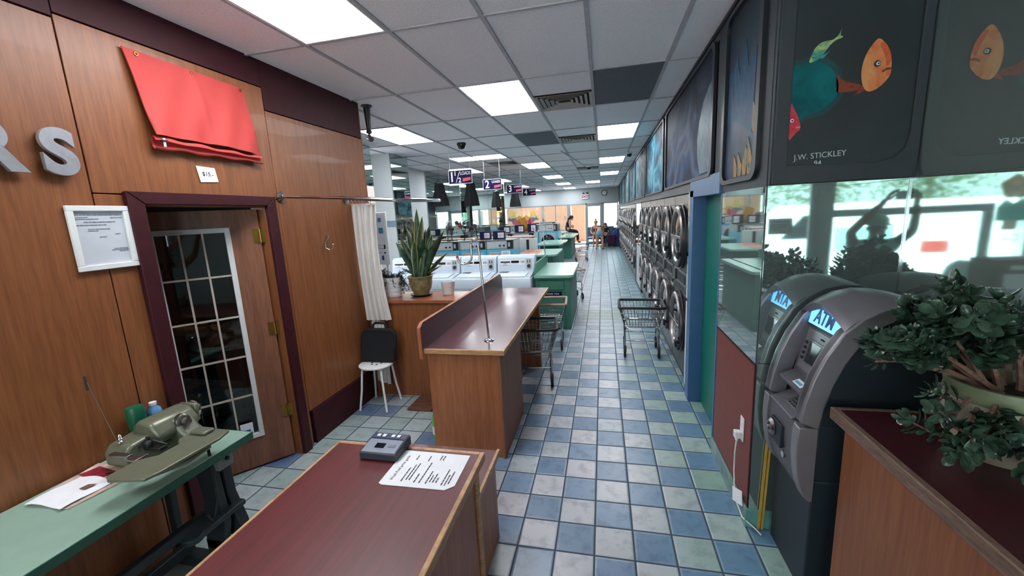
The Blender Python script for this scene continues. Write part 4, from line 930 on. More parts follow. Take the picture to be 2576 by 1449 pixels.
for mt, y0, y1, lab in ML:
    z0 = 1.975 if mt == 'sea1' else 2.06
    t = mural(lab, y0, y1, z0, 2.925, mt, RX-.004)
    if mt == 'sea1':
        for y, z, h_, l_ in ((2.52, 1.985, .20, .02), (2.60, 1.985, .16, -.03), (2.68, 1.985, .14, .03), (2.47, 2.20, .16, .02), (2.76, 1.985, .13, .02)):
            MB().prism([(y-.035, z), (y+.02, z), (y+.03, z+h_*.4), (y+.01+l_, z+h_), (y-.02+l_, z+h_*.8), (y-.045, z+h_*.4)], 'x', RX-.0105, RX-.008).build('painted_plant', 'fishgold' if 'fishgold' in MT else MT.setdefault('fishgold', paint_mat('gold and teal plant paint', [(.35, lin((24, 96, 100))), (.55, lin((190, 140, 66))), (.7, lin((40, 110, 110)))], (1, 9, 3), 4, .5)), t, smooth=False)
        MB().prism([(2.5, 2.2), (2.9, 2.35), (2.95, 2.6), (2.80, 2.66), (2.74, 2.55), (2.66, 2.72), (2.60, 2.56), (2.48, 2.62)], 'x', RX-.0098, RX-.008).build('painted_reef', paint_mat('blue reef paint', [(.3, lin((12, 50, 88))), (.6, lin((20, 84, 120))), (.8, lin((40, 104, 120)))], (1, 5, 2), 3, .5), t, smooth=False)
    if mt == 'sea2':
        a_ = [(3.34, 2.07)]+[(3.34+.62*sin(pi*k/20), 2.07+.50*(1-cos(pi*k/20))*.5*1.0+.36*sin(pi*k/20)*.5) for k in range(1, 10)]+[(3.34, 2.72)]
        MB().prism([(3.345, 2.08), (3.70, 2.08), (3.80, 2.22), (3.82, 2.36), (3.76, 2.5), (3.64, 2.62), (3.50, 2.69), (3.345, 2.72)], 'x', RX-.0100, RX-.008).build('painted_globe', paint_mat('pale globe paint', [(.3, lin((66, 92, 110))), (.6, lin((104, 128, 140))), (.8, lin((70, 110, 140)))], (1, 3, 2), 3, .5), t, smooth=False)

# fish mural facing the counter
t = thing('fish_mural', 'charcoal mural of an orange, a yellow-green and a red fish above the cash machine', 'mural', (1.09, Y1-.03, 1.905))
my = Y1-.029
fb_ = MB()
inn = [(.855, 1.995), (1.22, 1.985), (1.285, 2.0), (1.325, 2.04), (1.338, 2.10), (1.338, 2.97), (.855, 2.97)]
n = len(inn); outr = [(.796, 1.908), (1.22, 1.908), (1.36, 1.908), (1.375, 1.96), (1.378, 2.1), (1.378, 3.0), (.796, 3.0)]
vs = [(x, my-.014, z) for x, z in outr]+[(x, my-.014, z) for x, z in inn]+[(x, my-.001, z) for x, z in outr]+[(x, my-.001, z) for x, z in inn]; fs = []
for i in range(n): j = (i+1) % n; fs += [(i, j, n+j, n+i), (i, 2*n+i, 2*n+j, j), (n+i, n+j, 3*n+j, 3*n+i)]
fb_.add(vs, fs).build('frame', 'fascia', t, bev=.003)
MB().prism(inn, 'y', my-.005, my-.001).build('painting', plain('charcoal painting ground', (37, 45, 48), .5, var=.12, s=3), t, smooth=False)
def smoothp(poly, k=4):
    n = len(poly); o_ = []
    for i in range(n):
        a, b, c, d = (poly[(i+q) % n] for q in (-1, 0, 1, 2))
        for s_ in range(k):
            u = s_/k; o_.append(tuple(.5*(2*b[j]+(c[j]-a[j])*u+(2*a[j]-5*b[j]+4*c[j]-d[j])*u*u+(3*b[j]-a[j]-3*c[j]+d[j])*u**3) for j in (0, 1)))
    return o_
def flat(name, poly, mt, d, par=t, p2=0):
    if len(poly) < 20 and 'mouth' not in name and 'tail' not in name: poly = smoothp(poly)
    return MB().prism(poly, 'y', my-.005-d-.0006, my-.005-d).build(name, mt, par, smooth=False)
MT['tealpaint'] = paint_mat('teal water paint', [(.3, lin((6, 78, 84))), (.7, lin((14, 118, 122)))], (3, 3, 3), 2, .5)
MT['tealpaint2'] = plain('deep teal paint edge', (14, 66, 70), .5)
flat('water_glow', [(.856, 2.17), (.93, 2.195), (1.0, 2.215), (1.05, 2.26), (1.065, 2.31), (1.055, 2.37), (1.03, 2.42), (.98, 2.455), (.93, 2.465), (.89, 2.455), (.856, 2.43)], 'tealpaint2', 0)
flat('water_light', [(.856, 2.19), (.93, 2.215), (.99, 2.235), (1.03, 2.27), (1.045, 2.31), (1.037, 2.36), (1.01, 2.405), (.97, 2.435), (.93, 2.445), (.89, 2.435), (.856, 2.41)], 'tealpaint', .0008)
def fishpaint(name, c1, c2, c3, s=7): return paint_mat(name, [(.32, lin(c1)), (.5, lin(c2)), (.66, lin(c3))], (1, 1, 1), s, .5)
OR = fishpaint('orange fish paint', (206, 96, 60), (222, 134, 84), (232, 160, 104)); OT = fishpaint('dark orange fin paint', (96, 44, 34), (150, 76, 56), (120, 56, 44), 20)
def ell(cx, cz, rx, rz, rot=0, n=24, f=lambda a: 1): 
    o_ = []
    for k in range(n):
        a = 2*pi*k/n; x, z = rx*cos(a)*f(a), rz*sin(a)*f(a); o_.append((cx+x*cos(rot)-z*sin(rot), cz+x*sin(rot)+z*cos(rot)))
    return o_
flat('orange_fish_tail', [(1.125, 2.325), (1.085, 2.338), (1.05, 2.355), (1.030, 2.385), (1.034, 2.35), (1.038, 2.30), (1.075, 2.298), (1.115, 2.30), (1.13, 2.308), (1.11, 2.28), (1.16, 2.30)], OT, 0.0008)
flat('orange_fish_body', [(1.128, 2.385), (1.135, 2.43), (1.152, 2.47), (1.18, 2.505), (1.205, 2.487), (1.228, 2.45), (1.238, 2.41), (1.240, 2.375), (1.238, 2.350), (1.222, 2.325), (1.195, 2.300), (1.165, 2.290), (1.145, 2.305), (1.132, 2.34)], OR, .0018)
flat('orange_fish_brow', [(1.19, 2.48), (1.205, 2.487), (1.228, 2.45), (1.236, 2.41), (1.222, 2.39), (1.212, 2.43)], fishpaint('red orange brow paint', (196, 74, 44), (214, 96, 58), (220, 110, 70)), .0026)
flat('orange_fish_eye', ell(1.185, 2.403, .013, .013), 'ink', .0034); flat('eye_ring', ell(1.188, 2.403, .0075, .0075), 'white_ink', .0042); flat('eye_pupil', ell(1.189, 2.403, .0035, .004), 'black', .005)
flat('orange_fish_mouth', [(1.205, 2.372), (1.222, 2.382), (1.240, 2.380), (1.240, 2.374), (1.222, 2.372), (1.207, 2.364)], OT, .0034)
YG = fishpaint('yellow green fish paint', (206, 206, 116), (190, 204, 124), (60, 150, 136), 11)
flat('green_fish_body', [(.920, 2.44), (.925, 2.465), (.938, 2.495), (.958, 2.515), (.985, 2.522), (1.008, 2.524), (1.03, 2.545), (1.038, 2.568), (1.034, 2.54), (1.045, 2.53), (1.02, 2.52), (1.0, 2.505), (.985, 2.485), (.965, 2.458), (.945, 2.444)], YG, .0018)
flat('green_fish_fin', [(.955, 2.458), (.985, 2.470), (.998, 2.482), (.975, 2.452)], plain('teal fin', (70, 150, 136), .5), .0008)
flat('green_fish_eye', ell(.934, 2.458, .003, .003, n=10), 'black', .0034)
RD = fishpaint('red fish paint', (186, 40, 58), (206, 60, 76), (214, 80, 92))
flat('red_fish_body', [(.857, 2.265), (.872, 2.245), (.888, 2.215), (.898, 2.185), (.902, 2.165), (.900, 2.150), (.888, 2.142), (.875, 2.125), (.857, 2.118)], RD, .0018)
flat('red_fish_eye', ell(.866, 2.195, .008, .008, n=16), 'white_ink', .0026); flat('red_fish_pupil', ell(.867, 2.195, .004, .004, n=10), 'black', .0034); flat('red_fish_mouth', [(.882, 2.165), (.902, 2.168), (.902, 2.162), (.884, 2.158)], plain('pale lip', (220, 150, 150), .5), .0034)
text('signature', 'J.W. STICKLEY', .036, (.992, my-.0070, 2.030), (90, -2, 0), 'alum', t, .0004, sx=.95)
text('signature_year', '94', .032, (.985, my-.0070, 1.995), (90, 0, 0), 'alum', t, .0004)

# ================================================================ LAUNDRY CARTS
MT['cartwire'] = plain('zinc wire', (170, 174, 176), .25, 1)
def cart(label, rim):
    t = thing('laundry_cart', label, 'laundry cart', (0, 0, 0), group='wire laundry carts', local=True)
    def bp(m, n, mt, **k): return m.build(n, mt, t, loc=(0, 0, 0), **k)
    a, b, c, d = .27, .25, .205, .205; zt, zb = .63, .39
    R_ = [(-a, -b, zt), (a, -b, zt), (a, b, zt), (-a, b, zt)]
    def rr(x, y, z, r_=.03): 
        o_ = []
        for sx, sy, a0 in ((1, 1, 0), (-1, 1, 90), (-1, -1, 180), (1, -1, 270)):
            for k in range(4): an = rad(a0+30*k); o_.append((sx*(x-r_)+r_*cos(an), sy*(y-r_)+r_*sin(an), z))
        return o_
    bp(MB().tube(rr(a, b, zt), .017, 8, closed=True), 'rim', rim)
    m = MB(); m.tube(rr(c, d, zb), .004, 5, closed=True)
    for f in (.3, .62): m.tube(rr(a+(c-a)*f, b+(d-b)*f, zt+(zb-zt)*f), .0035, 5, closed=True)
    for k in range(13):
        f = -1+2*k/12
        for s_ in (-1, 1):
            m.tube([(a*f, s_*b, zt), (c*f, s_*d, zb)], .003, 4); m.tube([(s_*a, b*f, zt), (s_*c, d*f, zb)], .003, 4)
        m.tube([(c*f, -d, zb), (c*f, d, zb)], .0022, 4)
    for k in range(5): f = -1+2*k/4; m.tube([(-c, d*f, zb-.004), (c, d*f, zb-.004)], .0032, 5)
    bp(m, 'basket', 'cartwire')
    m = MB()
    for s_ in (-1, 1):
        y = s_*.20; m.tube([(-.20, y, .13), (-.20, y, .33), (-.185, y, .365), (-.15, y, .378), (.15, y, .378), (.185, y, .365), (.20, y, .33), (.20, y, .13)], .011, 8)
        m.tube([(-.2, y, .20), (.2, y, .20)], .007, 6); m.tube([(s_*.2, -.2, .20), (s_*.2, .2, .20)], .007, 6)
    bp(m, 'frame', 'chrome')
    for sx in (-1, 1):
        for sy in (-1, 1):
            x, y = sx*.20, sy*.20
            w_ = bp(MB().lathe([(.020, -.015), (.062, -.015), (.070, -.010), (.070, .010), (.062, .015), (.020, .015)], (x, y-.030, .071), 22, 'x'), 'caster_wheel', 'rubber')
            MB().lathe([(.0, -.017), (.036, -.016), (.036, .016), (.0, .017)], (x, y-.030, .071), 14, 'x').build('hub', 'greypanel', w_, loc=(0, 0, 0))
            MB().prism([(y-.035, .055), (y-.015, .055), (y+.016, .125), (y-.016, .125)], 'x', x-.019, x-.015).prism([(y-.035, .055), (y-.015, .055), (y+.016, .125), (y-.016, .125)], 'x', x+.015, x+.019).box(x-.019, y-.016, .121, x+.019, y+.016, .13).build('fork', 'darksteel', w_, loc=(0, 0, 0))
    return t
c0 = cart('wire laundry cart with black rim standing alone by the dryers', 'rubber'); c0.location = (.465, 5.26, 0); c0.rotation_euler = (0, 0, rad(-2))
copytree(c0, (-.775, 4.25, 0), rad(8), 'wire laundry cart with black rim tucked under the long brown counter')
MT['rimtan'] = plain('tan coated rim', (168, 142, 128), .5)
c1 = cart('wire laundry cart with tan rim behind the black rimmed one, before the green cabinet', 'rimtan'); c1.location = (-.77, 5.44, 0); c1.rotation_euler = (0, 0, rad(4))
copytree(c1, (-.70, 8.6, 0), rad(20), 'wire laundry cart with tan rim beside the second green table')
copytree(c0, (-.80, 15.3, 0), rad(10), 'wire laundry cart parked against the third green table end')

# ================================================================ GREEN TABLES
def roundtop(x0, y0, x1, y1, z0, z1, r_=.05):
    o_ = []
    for cx, cy, a0 in ((x1-r_, y1-r_, 0), (x0+.005, y1-.005, 90), (x0+.005, y0+.005, 180), (x1-r_, y0+r_, 270)):
        q = r_ if cx > x0+.01 else .005
        for k in range(6): a = rad(a0+18*k); o_.append((cx+q*cos(a), cy+q*sin(a)))
    return MB().prism(o_, 'z', z0, z1)
t = thing('folding_table', 'nearest green folding cabinet with a THANK YOU sign and drawer front', 'cabinet', (-.76, 6.98, 0))
MB().box(-1.04, 6.20, 0, -.50, 7.74, .835).build('body', 'greencab', t, bev=.003)
roundtop(-1.06, 6.165, -.455, 7.79, .838, .875).build('top', 'greentop', t)
roundtop(-1.061, 6.160, -.450, 7.795, .825, .838).build('edge_band', 'greencab', t)
MB().prism([(6.16, .875), (6.16, .93), (6.45, 1.04), (7.7, 1.04), (7.79, 1.0), (7.79, .875)], 'x', -1.075, -1.055).build('upstand', 'greencab', t)
quadframe(MB(), 0, 0, 0, 0, 0, 0, 0) if False else None
MB().box(-.99, 6.190, .645, -.60, 6.199, .785).build('drawer', 'greencab', t, bev=.002); MB().box(-.994, 6.1955, .641, -.596, 6.2, .789).build('drawer_gap', 'gap', t)
MB().box(-1.02, 6.1955, .03, -.58, 6.2, .60).build('door_gap', 'gap', t); MB().box(-1.016, 6.188, .034, -.584, 6.199, .596).build('cabinet_door', 'greencab', t)
MB().box(-.935, 6.176, .545, -.635, 6.187, .615).build('sign_plate', 'navy', t); text('sign_lettering', 'THANK YOU', .038, (-.785, 6.1745, .580), (90, 0, 0), 'white_ink', t, .0005)
def table(label, x0, x1, y0, y1, patch=False, z=.875):
    t = thing('folding_table', label, 'table', ((x0+x1)/2, (y0+y1)/2, 0), group='green folding tables')
    roundtop(x0, y0, x1, y1, z-.035, z, .08).build('top', 'greentop', t); roundtop(x0, y0-.003, x1+.004, y1+.003, z-.05, z-.036, .08).build('edge_band', 'greencab', t)
    MB().box(x0+.08, y0+.35, 0, x1-.14, y1-.1, z-.05).build('body', 'greencab', t, bev=.003)
    if patch: MB().box(x0+.06, y0+.20, z, x0+.52, y1-.12, z+.0015).build('worn_patch', plain('worn terracotta patch', (184, 112, 96), .5, var=.12), t, smooth=False)
    return t
table('green folding table with a worn terracotta patch on its top', -2.04, -1.05, 9.32, 10.86, True)
table('third green table down the aisle, with a plain top', -2.04, -1.22, 12.45, 14.45)
table('tall sided green table near the standing woman', -1.68, -1.08, 15.75, 18.5)
table('farthest green table by the exit doors', -2.0, -1.42, 19.3, 20.9)
for x, y, lab in ((-1.08, 7.70, 'chrome hook pole on the nearest green cabinet'), (-1.75, 12.9, 'chrome hook pole on the third green table'), (-1.5, 17.6, 'chrome hook pole on the tall sided green table')):
    copytree(HP, (x, y, .8765), 0, lab)

# ================================================================ WASHERS
def toploader(label):
    t = thing('washing_machine', label, 'washing machine', (0, 0, 0), group='white top loading washers', local=True)
    def bp(m, n, mt, **k): return m.build(n, mt, t, loc=(0, 0, 0), **k)
    W_ = .63
    bp(MB().box(-W_, 0, .03, 0, .66, .86), 'cabinet', 'enamel', bev=.012)
    bp(MB().box(-W_+.02, .02, 0, -.02, .62, .03), 'base', 'black')
    bp(MB().prism([(-.004, .70), (-.008, .83), (.02, .875), (.42, .905), (.42, .86), (.0, .85)], 'x', -W_+.01, -.01), 'top_deck', 'enamel', bev=.01)
    bp(MB().prism([(.035, .880), (.06, .898), (.38, .918), (.38, .90)], 'x', -W_+.06, -.085), 'lid', 'enamel', bev=.008)
    bp(MB().box(-W_+.09, -.012, .60, -.10, -.002, .69), 'front_recess', 'greypanel', bev=.003)
    bp(MB().prism([(.42, .86), (.42, .93), (.455, 1.135), (.50, 1.17), (.66, 1.17), (.66, .86)], 'x', -W_+.005, -.005), 'console', 'enamel', bev=.012)
    def cs(x0, x1, s0, s1, d=.004):   # boxes on the sloped console face
        a, b = Vector((0, .42, .93)), Vector((0, .455, 1.135)); u = (b-a); nn = Vector((0, -.985, .17))
        pts = []
        for k in (0, d):
            for x_, s_ in ((x0, s0), (x1, s0), (x1, s1), (x0, s1)): p = a+u*s_+nn*k; pts.append((x_, p.y, p.z))
        return MB().add(pts, [(0, 3, 2, 1), (4, 5, 6, 7), (0, 1, 5, 4), (1, 2, 6, 5), (2, 3, 7, 6), (3, 0, 4, 7)])
    bp(cs(-W_+.04, -.16, .45, .85), 'control_panel', 'whiteplastic'); bp(cs(-W_+.06, -W_+.22, .60, .72, .007), 'button_strip', 'darksteel'); bp(cs(-W_+.24, -W_+.37, .58, .76, .007), 'display', 'screen')
    for k in range(4): bp(cs(-.23+.018*k, -.22+.018*k, .56+.0*k, .76, .006), 'indicator', 'inklight')
    bp(cs(-.14, -.05, .50, .92, .006), 'coin_plate', 'greypanel'); bp(cs(-.14, -.05, .06, .46, .006), 'coin_box', 'greypanel')
    a = bp(MB().cyl((-.095, .43, 1.0), (-.095, .405, .997), .028, 16), 'coin_lock', 'darksteel')
    bp(cs(-.125, -.112, .60, .80, .008), 'coin_slot', 'black'); bp(cs(-.085, -.072, .60, .80, .008), 'coin_slot', 'black')
    bp(MB().lathe([(.0, -.003), (.043, -.003), (.043, .002)], (-W_+.14, .437, 1.005), 20, 'y'), 'round_sticker', 'blue')
    bp(MB().prism([(-W_+.06, .30), (-W_+.20, .28), (-W_+.22, .37), (-W_+.10, .38)], 'z', .9165, .9195), 'detergent_cup_lid', 'darksteel')
    return t
w0 = toploader('rightmost white top loading washer, next to the green cabinet'); w0.location = (-1.085, 6.0, 0)
for k, lab in enumerate(('second white top loading washer from the green cabinet', 'third white top loading washer from the green cabinet', 'leftmost white top loading washer, behind the snake plant')): copytree(w0, (-1.085-.64*(k+1), 6.0, 0), label=lab)
def frontloader(label, W_=.68, zb=1.03, zt=1.24, D_=.78, big=False):
    t = thing('washing_machine', label, 'washing machine', (0, 0, 0), group='blue framed front loading washers', local=True)
    def bp(m, n, mt, **k): return m.build(n, mt, t, loc=(0, 0, 0), **k)
    bp(MB().box(-W_+.004, 0, .02, -.004, D_, zb), 'cabinet', 'blue', bev=.008)
    bp(MB().box(-W_+.07, -.010, .14, -.09, .0, zb-.06), 'front_panel', 'greypanel', bev=.006)
    xc, zc, R = -W_/2-.01, zb-.36, .225 if not big else .25
    d = bp(MB().lathe([(R, .0), (R, -.03), (R-.02, -.045), (R-.05, -.04), (R-.05, -.01)], (xc, -.008, zc), 36, 'y'), 'door_ring', 'black')
    MB().lathe([(.0, -.045), (.09, -.040), (R-.05, -.015)], (xc, -.008, zc), 30, 'y').build('door_glass', 'screen', d, loc=(0, 0, 0))
    MB().cyl((xc+R-.03, -.05, zc), (xc+R-.03, -.07, zc), .02, 10).build('latch', 'darksteel', d, loc=(0, 0, 0))
    bp(MB().box(-W_+.006, .03, zb+.002, -.006, D_, zt), 'console', 'greypanel', bev=.006)
    bp(MB().box(-W_+.03, .018, zb+.02, -.17, .030, zt-.02), 'control_panel', plain('light console face', (188, 194, 196), .4) if 'ccf' not in MT else MT['ccf'], bev=.002)
    for k in range(2): bp(MB().cyl((-.34+.10*k, .02, zb+(zt-zb)*.42), (-.34+.10*k, -.002, zb+(zt-zb)*.42), .022, 12), 'dial', 'black')
    bp(MB().box(-.165, .012, zb+.01, -.02, .03, zt-.01), 'payment_unit', 'black', bev=.003)
    bp(MB().box(-.14, .008, zb+.06, -.09, .012, zt-.05), 'payment_display', 'greypanel')
    bp(MB().box(-W_+.095, -.013, zb-.13, -W_+.19, -.010, zb-.09), 'warning_sticker', plain('orange sticker', (222, 160, 72), .5))
    bp(MB().box(-W_+.004, .004, zt, -.004, D_, zt+.012), 'lid', 'steel', bev=.003)
    return t
f0 = frontloader('rightmost blue framed washer in the first front loading row'); f0.location = (-2.06, 9.35, 0)
for k, lab in enumerate(('middle blue framed washer in the first front loading row', 'leftmost blue framed washer in the first front loading row')): copytree(f0, (-2.06-.683*(k+1), 9.35, 0), label=lab)
for k in range(3): copytree(f0, (-2.085-.683*k, 12.5, 0), label=('rightmost', 'middle', 'leftmost')[k]+' blue framed washer in the second front loading row')
f1 = frontloader('large blue washer with black door at the right end of the third front loading row', .76, 1.12, 1.39, .9, True); f1.location = (-1.70, 15.75, 0)
MB().box(-.004, .05, 1.13, .004, .85, 1.37).build('side_cover', 'black', f1, loc=(0, 0, 0))
for k in range(2): copytree(f1, (-1.70-.77*(k+1), 15.75, 0), label=ORD[k+1]+' large blue washer from the right in the third front loading row')
for k in range(2): copytree(f1, (-2.15-.77*k, 19.0, 0), label=('right hand', 'left hand')[k]+' large blue washer in the farthest row')

t = thing('ledge_board', 'long pale wood board laid along the tops behind the first front loading row', 'board', (-3.0, 10.3, 0))
MB().box(-4.25, 10.16, 1.245, -1.72, 10.46, 1.272).build('board', plain('pale pinkish wood board', (206, 164, 146), .5, var=.06), t, bev=.003)
MB().box(-2.25, 10.18, 0, -2.15, 10.44, 1.243).box(-4.2, 10.18, 0, -4.1, 10.44, 1.243).build('support', 'wallwhite', t)
t = thing('end_panel', 'white end panel beside the board, next to the terracotta patched table', 'panel', (-1.98, 10.7, 0))
MB().box(-2.30, 10.95, 0, -1.75, 11.05, 1.17).build('panel', 'wallwhite', t, bev=.004); MB().box(-2.05, 10.94, .6, -1.98, 10.95, 1.14).build('dark_slot', 'black', t)
MT['pricebox'] = plain('navy dispenser box', (16, 30, 72), .5, spec=.3)
for k, (x, y, z, w_, h_, lab) in enumerate(((-2.50, 9.75, 1.254, .30, .20, 'nearest navy price box with white panels on the washers'), (-2.88, 9.85, 1.254, .28, .20, 'navy and white price box left of the nearest one'), (-3.10, 12.9, 1.254, .34, .22, 'navy price box on the second washer row, left one'), (-2.62, 12.9, 1.254, .30, .24, 'navy price box on the second washer row, middle one'), (-2.22, 12.95, 1.254, .28, .26, 'navy price box on the second washer row, right one'))):
    t = thing('price_box', lab, 'box', (x, y, z), group='price boxes on the washers')
    MB().box(x-w_/2, y-.06, z, x+w_/2, y+.06, z+h_).build('body', 'pricebox', t, bev=.004)
    MB().box(x-.02, y-.064, z+.03, x+w_/2-.02, y-.060, z+h_-.04).build('price_panel', 'paper', t); MB().box(x+.03, y-.066, z+.03, x+.038, y-.064, z+h_-.04).box(x-.015, y-.066, z+h_*.45, x+w_/2-.025, y-.064, z+h_*.48).build('print_rule', 'pinkink', t)
t = thing('paper_bag', 'crumpled orange paper pennant standing on the washers', 'paper', (-2.5, 13.2, 1.26))
MB().add([(-2.62, 13.2, 1.262), (-2.40, 13.15, 1.262), (-2.45, 13.25, 1.262), (-2.72, 13.18, 1.66), (-2.50, 13.22, 1.74), (-2.42, 13.16, 1.56)], [(0, 1, 5, 4, 3), (0, 3, 4, 2), (2, 4, 5, 1), (0, 2, 1)]).build('paper', plain('orange paper', (216, 148, 48), .7), t, smooth=False)
t = thing('bottle', 'red detergent bottle on top of the third washer row', 'bottle', (-2.85, 16.1, 1.41))
MB().lathe([(.0, 1.405), (.06, 1.406), (.06, 1.56), (.03, 1.62), (.03, 1.66), (.0, 1.665)], (-2.85, 16.15, 0), 14).build('body', plain('red plastic', (208, 40, 64), .4), t)
t = thing('notice', 'white printed notice standing between the top loaders and blue washers', 'sign', (-2.19, 9.32, .75))
MB().box(-2.36, 9.298, .77, -2.14, 9.304, 1.0).build('sheet', 'paper', t); lines('print', t, (-2.34, 9.2972, .97), (1, 0, 0), (0, 0, -1), [(.0, .17, .0, .012), (.02, .16, .04, .012), (.02, .12, .08, .012), (.02, .17, .12, .012)], h=.012, nrm=(0, -1, 0))

# ---- pedestal fans on the washers
def fan(label, x, y, z, rz, k='black'):
    t = thing('fan', label, 'fan', (x, y, z), rz, 'fans standing on the washers', local=True)
    def bp(m, n, mt, **kk): return m.build(n, mt, t, loc=(0, 0, 0), **kk)
    bp(MB().tube([(-.16, 0, .02), (-.15, 0, .2), (-.12, 0, .30)], .012, 6).tube([(.16, 0, .02), (.15, 0, .2), (.12, 0, .30)], .012, 6).tube([(-.18, -.14, .012), (-.16, 0, .012), (-.18, .14, .012)], .011, 6).tube([(.18, -.14, .012), (.16, 0, .012), (.18, .14, .012)], .011, 6), 'stand', 'black')
    m = MB()
    for r_ in (.21, .17, .125, .08, .04):
        m.ring((0, -.035-.02*(1-r_/.21), .30), r_, .0025, 'y', 30, 4); m.ring((0, .035, .30), r_, .0025, 'y', 30, 4)
    m.ring((0, 0, .30), .215, .007, 'y', 32, 6)
    for q in range(16): a = q*pi/8; m.tube([(.215*cos(a), 0, .30+.215*sin(a)), (.20*cos(a), -.037, .30+.20*sin(a)), (.03*cos(a), -.055, .30+.03*sin(a))], .002, 4)
    bp(m, 'cage', 'darksteel')
    for q in range(4):
        a = q*pi/2+.4; u = Vector((cos(a), 0, sin(a))); v = Vector((-sin(a), 0, cos(a))); c = Vector((0, 0, .30))
        P_ = [c+u*.02-v*.015, c+u*.16-v*.06+Vector((0, .02, 0)), c+u*.185+v*.01, c+u*.12+v*.055-Vector((0, .015, 0)), c+u*.02+v*.015]
        bp(MB().add([tuple(p) for p in P_]+[tuple(p+Vector((0, .004, 0))) for p in P_], [(0, 1, 2, 3, 4), (9, 8, 7, 6, 5)]+[(i, 5+i, 5+(i+1) % 5, (i+1) % 5) for i in range(5)]), 'blade', 'steel')
    bp(MB().lathe([(.0, -.03), (.03, -.025), (.035, .02), (.055, .03), (.05, .11), (.0, .12)], (0, 0, .30), 18, 'y'), 'motor', 'black')
    return t
fan('grey round fan standing on the washers right of the snake plant', -3.22, 9.7, 1.256, rad(28)); fan('black round fan on the washers half hidden by the snake plant', -3.78, 9.7, 1.256, rad(-50))

# ================================================================ HANGING SIGNS AND DRESSES
SG = [(-2.505, 6.59, '1', '1½', 'navy hanging sign reading one and a half LOADS, nearest of the row'), (-2.50, 8.6, '2', '2', 'navy hanging sign with a big numeral two above the washers'), (-2.43, 10.53, '3', '3', 'navy hanging sign reading 3 LOADS'), (-2.40, 12.6, '4', '4', 'navy hanging sign reading 4 LOADS, farthest of the row')]
for x0, y, n_, s_, lab in SG:
    t = thing('load_sign', lab, 'sign', (x0+.2, y, 2.39), group='hanging load signs')
    MB().box(x0, y, 2.385, x0+.40, y+.008, 2.595).build('board', 'navy', t); quad = MB()
    quad.box(x0-.004, y-.001, 2.380, x0+.404, y+.009, 2.386).box(x0-.004, y-.001, 2.594, x0+.404, y+.009, 2.600).box(x0-.004, y-.001, 2.386, x0+.001, y+.009, 2.594).box(x0+.399, y-.001, 2.386, x0+.404, y+.009, 2.594).build('border', 'white_ink', t, smooth=False)
    text('load_number', n_, .225, (x0+(.055 if n_ == '1' else .09), y-.002, 2.487), (90, 0, 0), 'white_ink', t, .001, .003, sx=.85)
    if n_ == '1':
        text('load_fraction', '1', .10, (x0+.115, y-.002, 2.545), (90, 0, 0), 'white_ink', t, .001, .001); text('load_fraction', '2', .11, (x0+.19, y-.002, 2.435), (90, 0, 0), 'white_ink', t, .001, .001)
        MB().prism([(x0+.12, 2.40), (x0+.128, 2.40), (x0+.20, 2.58), (x0+.192, 2.58)], 'y', y-.003, y-.001).build('fraction_bar', 'white_ink', t, smooth=False)
        text('loads_lettering', 'LOADS', .078, (x0+.293, y-.002, 2.545), (90, 0, 0), 'white_ink', t, .001, .0, sx=.74)
    else: text('loads_lettering', 'LOADS', .07, (x0+.285, y-.002, 2.54), (90, 0, 0), 'white_ink', t, .001, .0, sx=.85)
    MB().prism([(x0+.24, 2.41), (x0+.38, 2.43), (x0+.385, 2.48), (x0+.245, 2.465)], 'y', y-.003, y-.001).build('pink_tag', 'pinkink', t, smooth=False)
    for dx in (.03, .37): MB().cyl((x0+dx, y+.004, 2.60), (x0+dx, y+.004, H-.012), .0016, 5).build('hanging_wire', 'white', t)
def dress(label, x, y, z0, w0_, w1_, h_):
    t = thing('hanging_dress', label, 'garment', (x, y, z0-h_), group='black dresses hung from the ceiling')
    def P(u, v):
        ww = w0_*(1-.25*sin(pi*min(1, v*1.6)))*(1-v)+w1_*v if v > .12 else w0_*(.75+.25*v/.12)
        return (x+(u-.5)*ww, y+.035*cos(pi*(u-.5)*2)*(-1)+.012*sin(u*22)*v, z0-h_*v)
    m = MB().grid(P, 24, 14); m.grid(lambda u, v: (P(u, v)[0], y+.04-.01*cos(u*6), P(u, v)[2]), 24, 14); m.build('fabric', 'blackcloth', t, ang=80)
    MB().tube([(x-w0_*.45, y, z0-.01), (x-.03, y, z0+.03), (x, y, z0+.05), (x+.03, y, z0+.03), (x+w0_*.45, y, z0-.01)], .006, 6).tube([(x, y, z0+.05), (x, y, z0+.09), (x+.02, y, z0+.105), (x+.03, y, z0+.09)], .003, 6).build('hanger', 'black', t)
    MB().cyl((x+.01, y, z0+.10), (x+.01, y, H-.012), .0015, 5).build('hanging_wire', 'black', t)
dress('black sleeveless dress on a hanger left of the 1 1/2 loads sign', -3.07, 7.5, 2.49, .22, .36, .43); dress('black flared dress hanging right under the 1 1/2 loads sign', -2.44, 7.5, 2.46, .20, .32, .43)
dress('dark slim dress hanging under the 2 loads sign', -2.86, 11.0, 2.47, .20, .30, .42); dress('black flared dress hanging under the 3 loads sign', -2.33, 11.0, 2.44, .20, .32, .40)

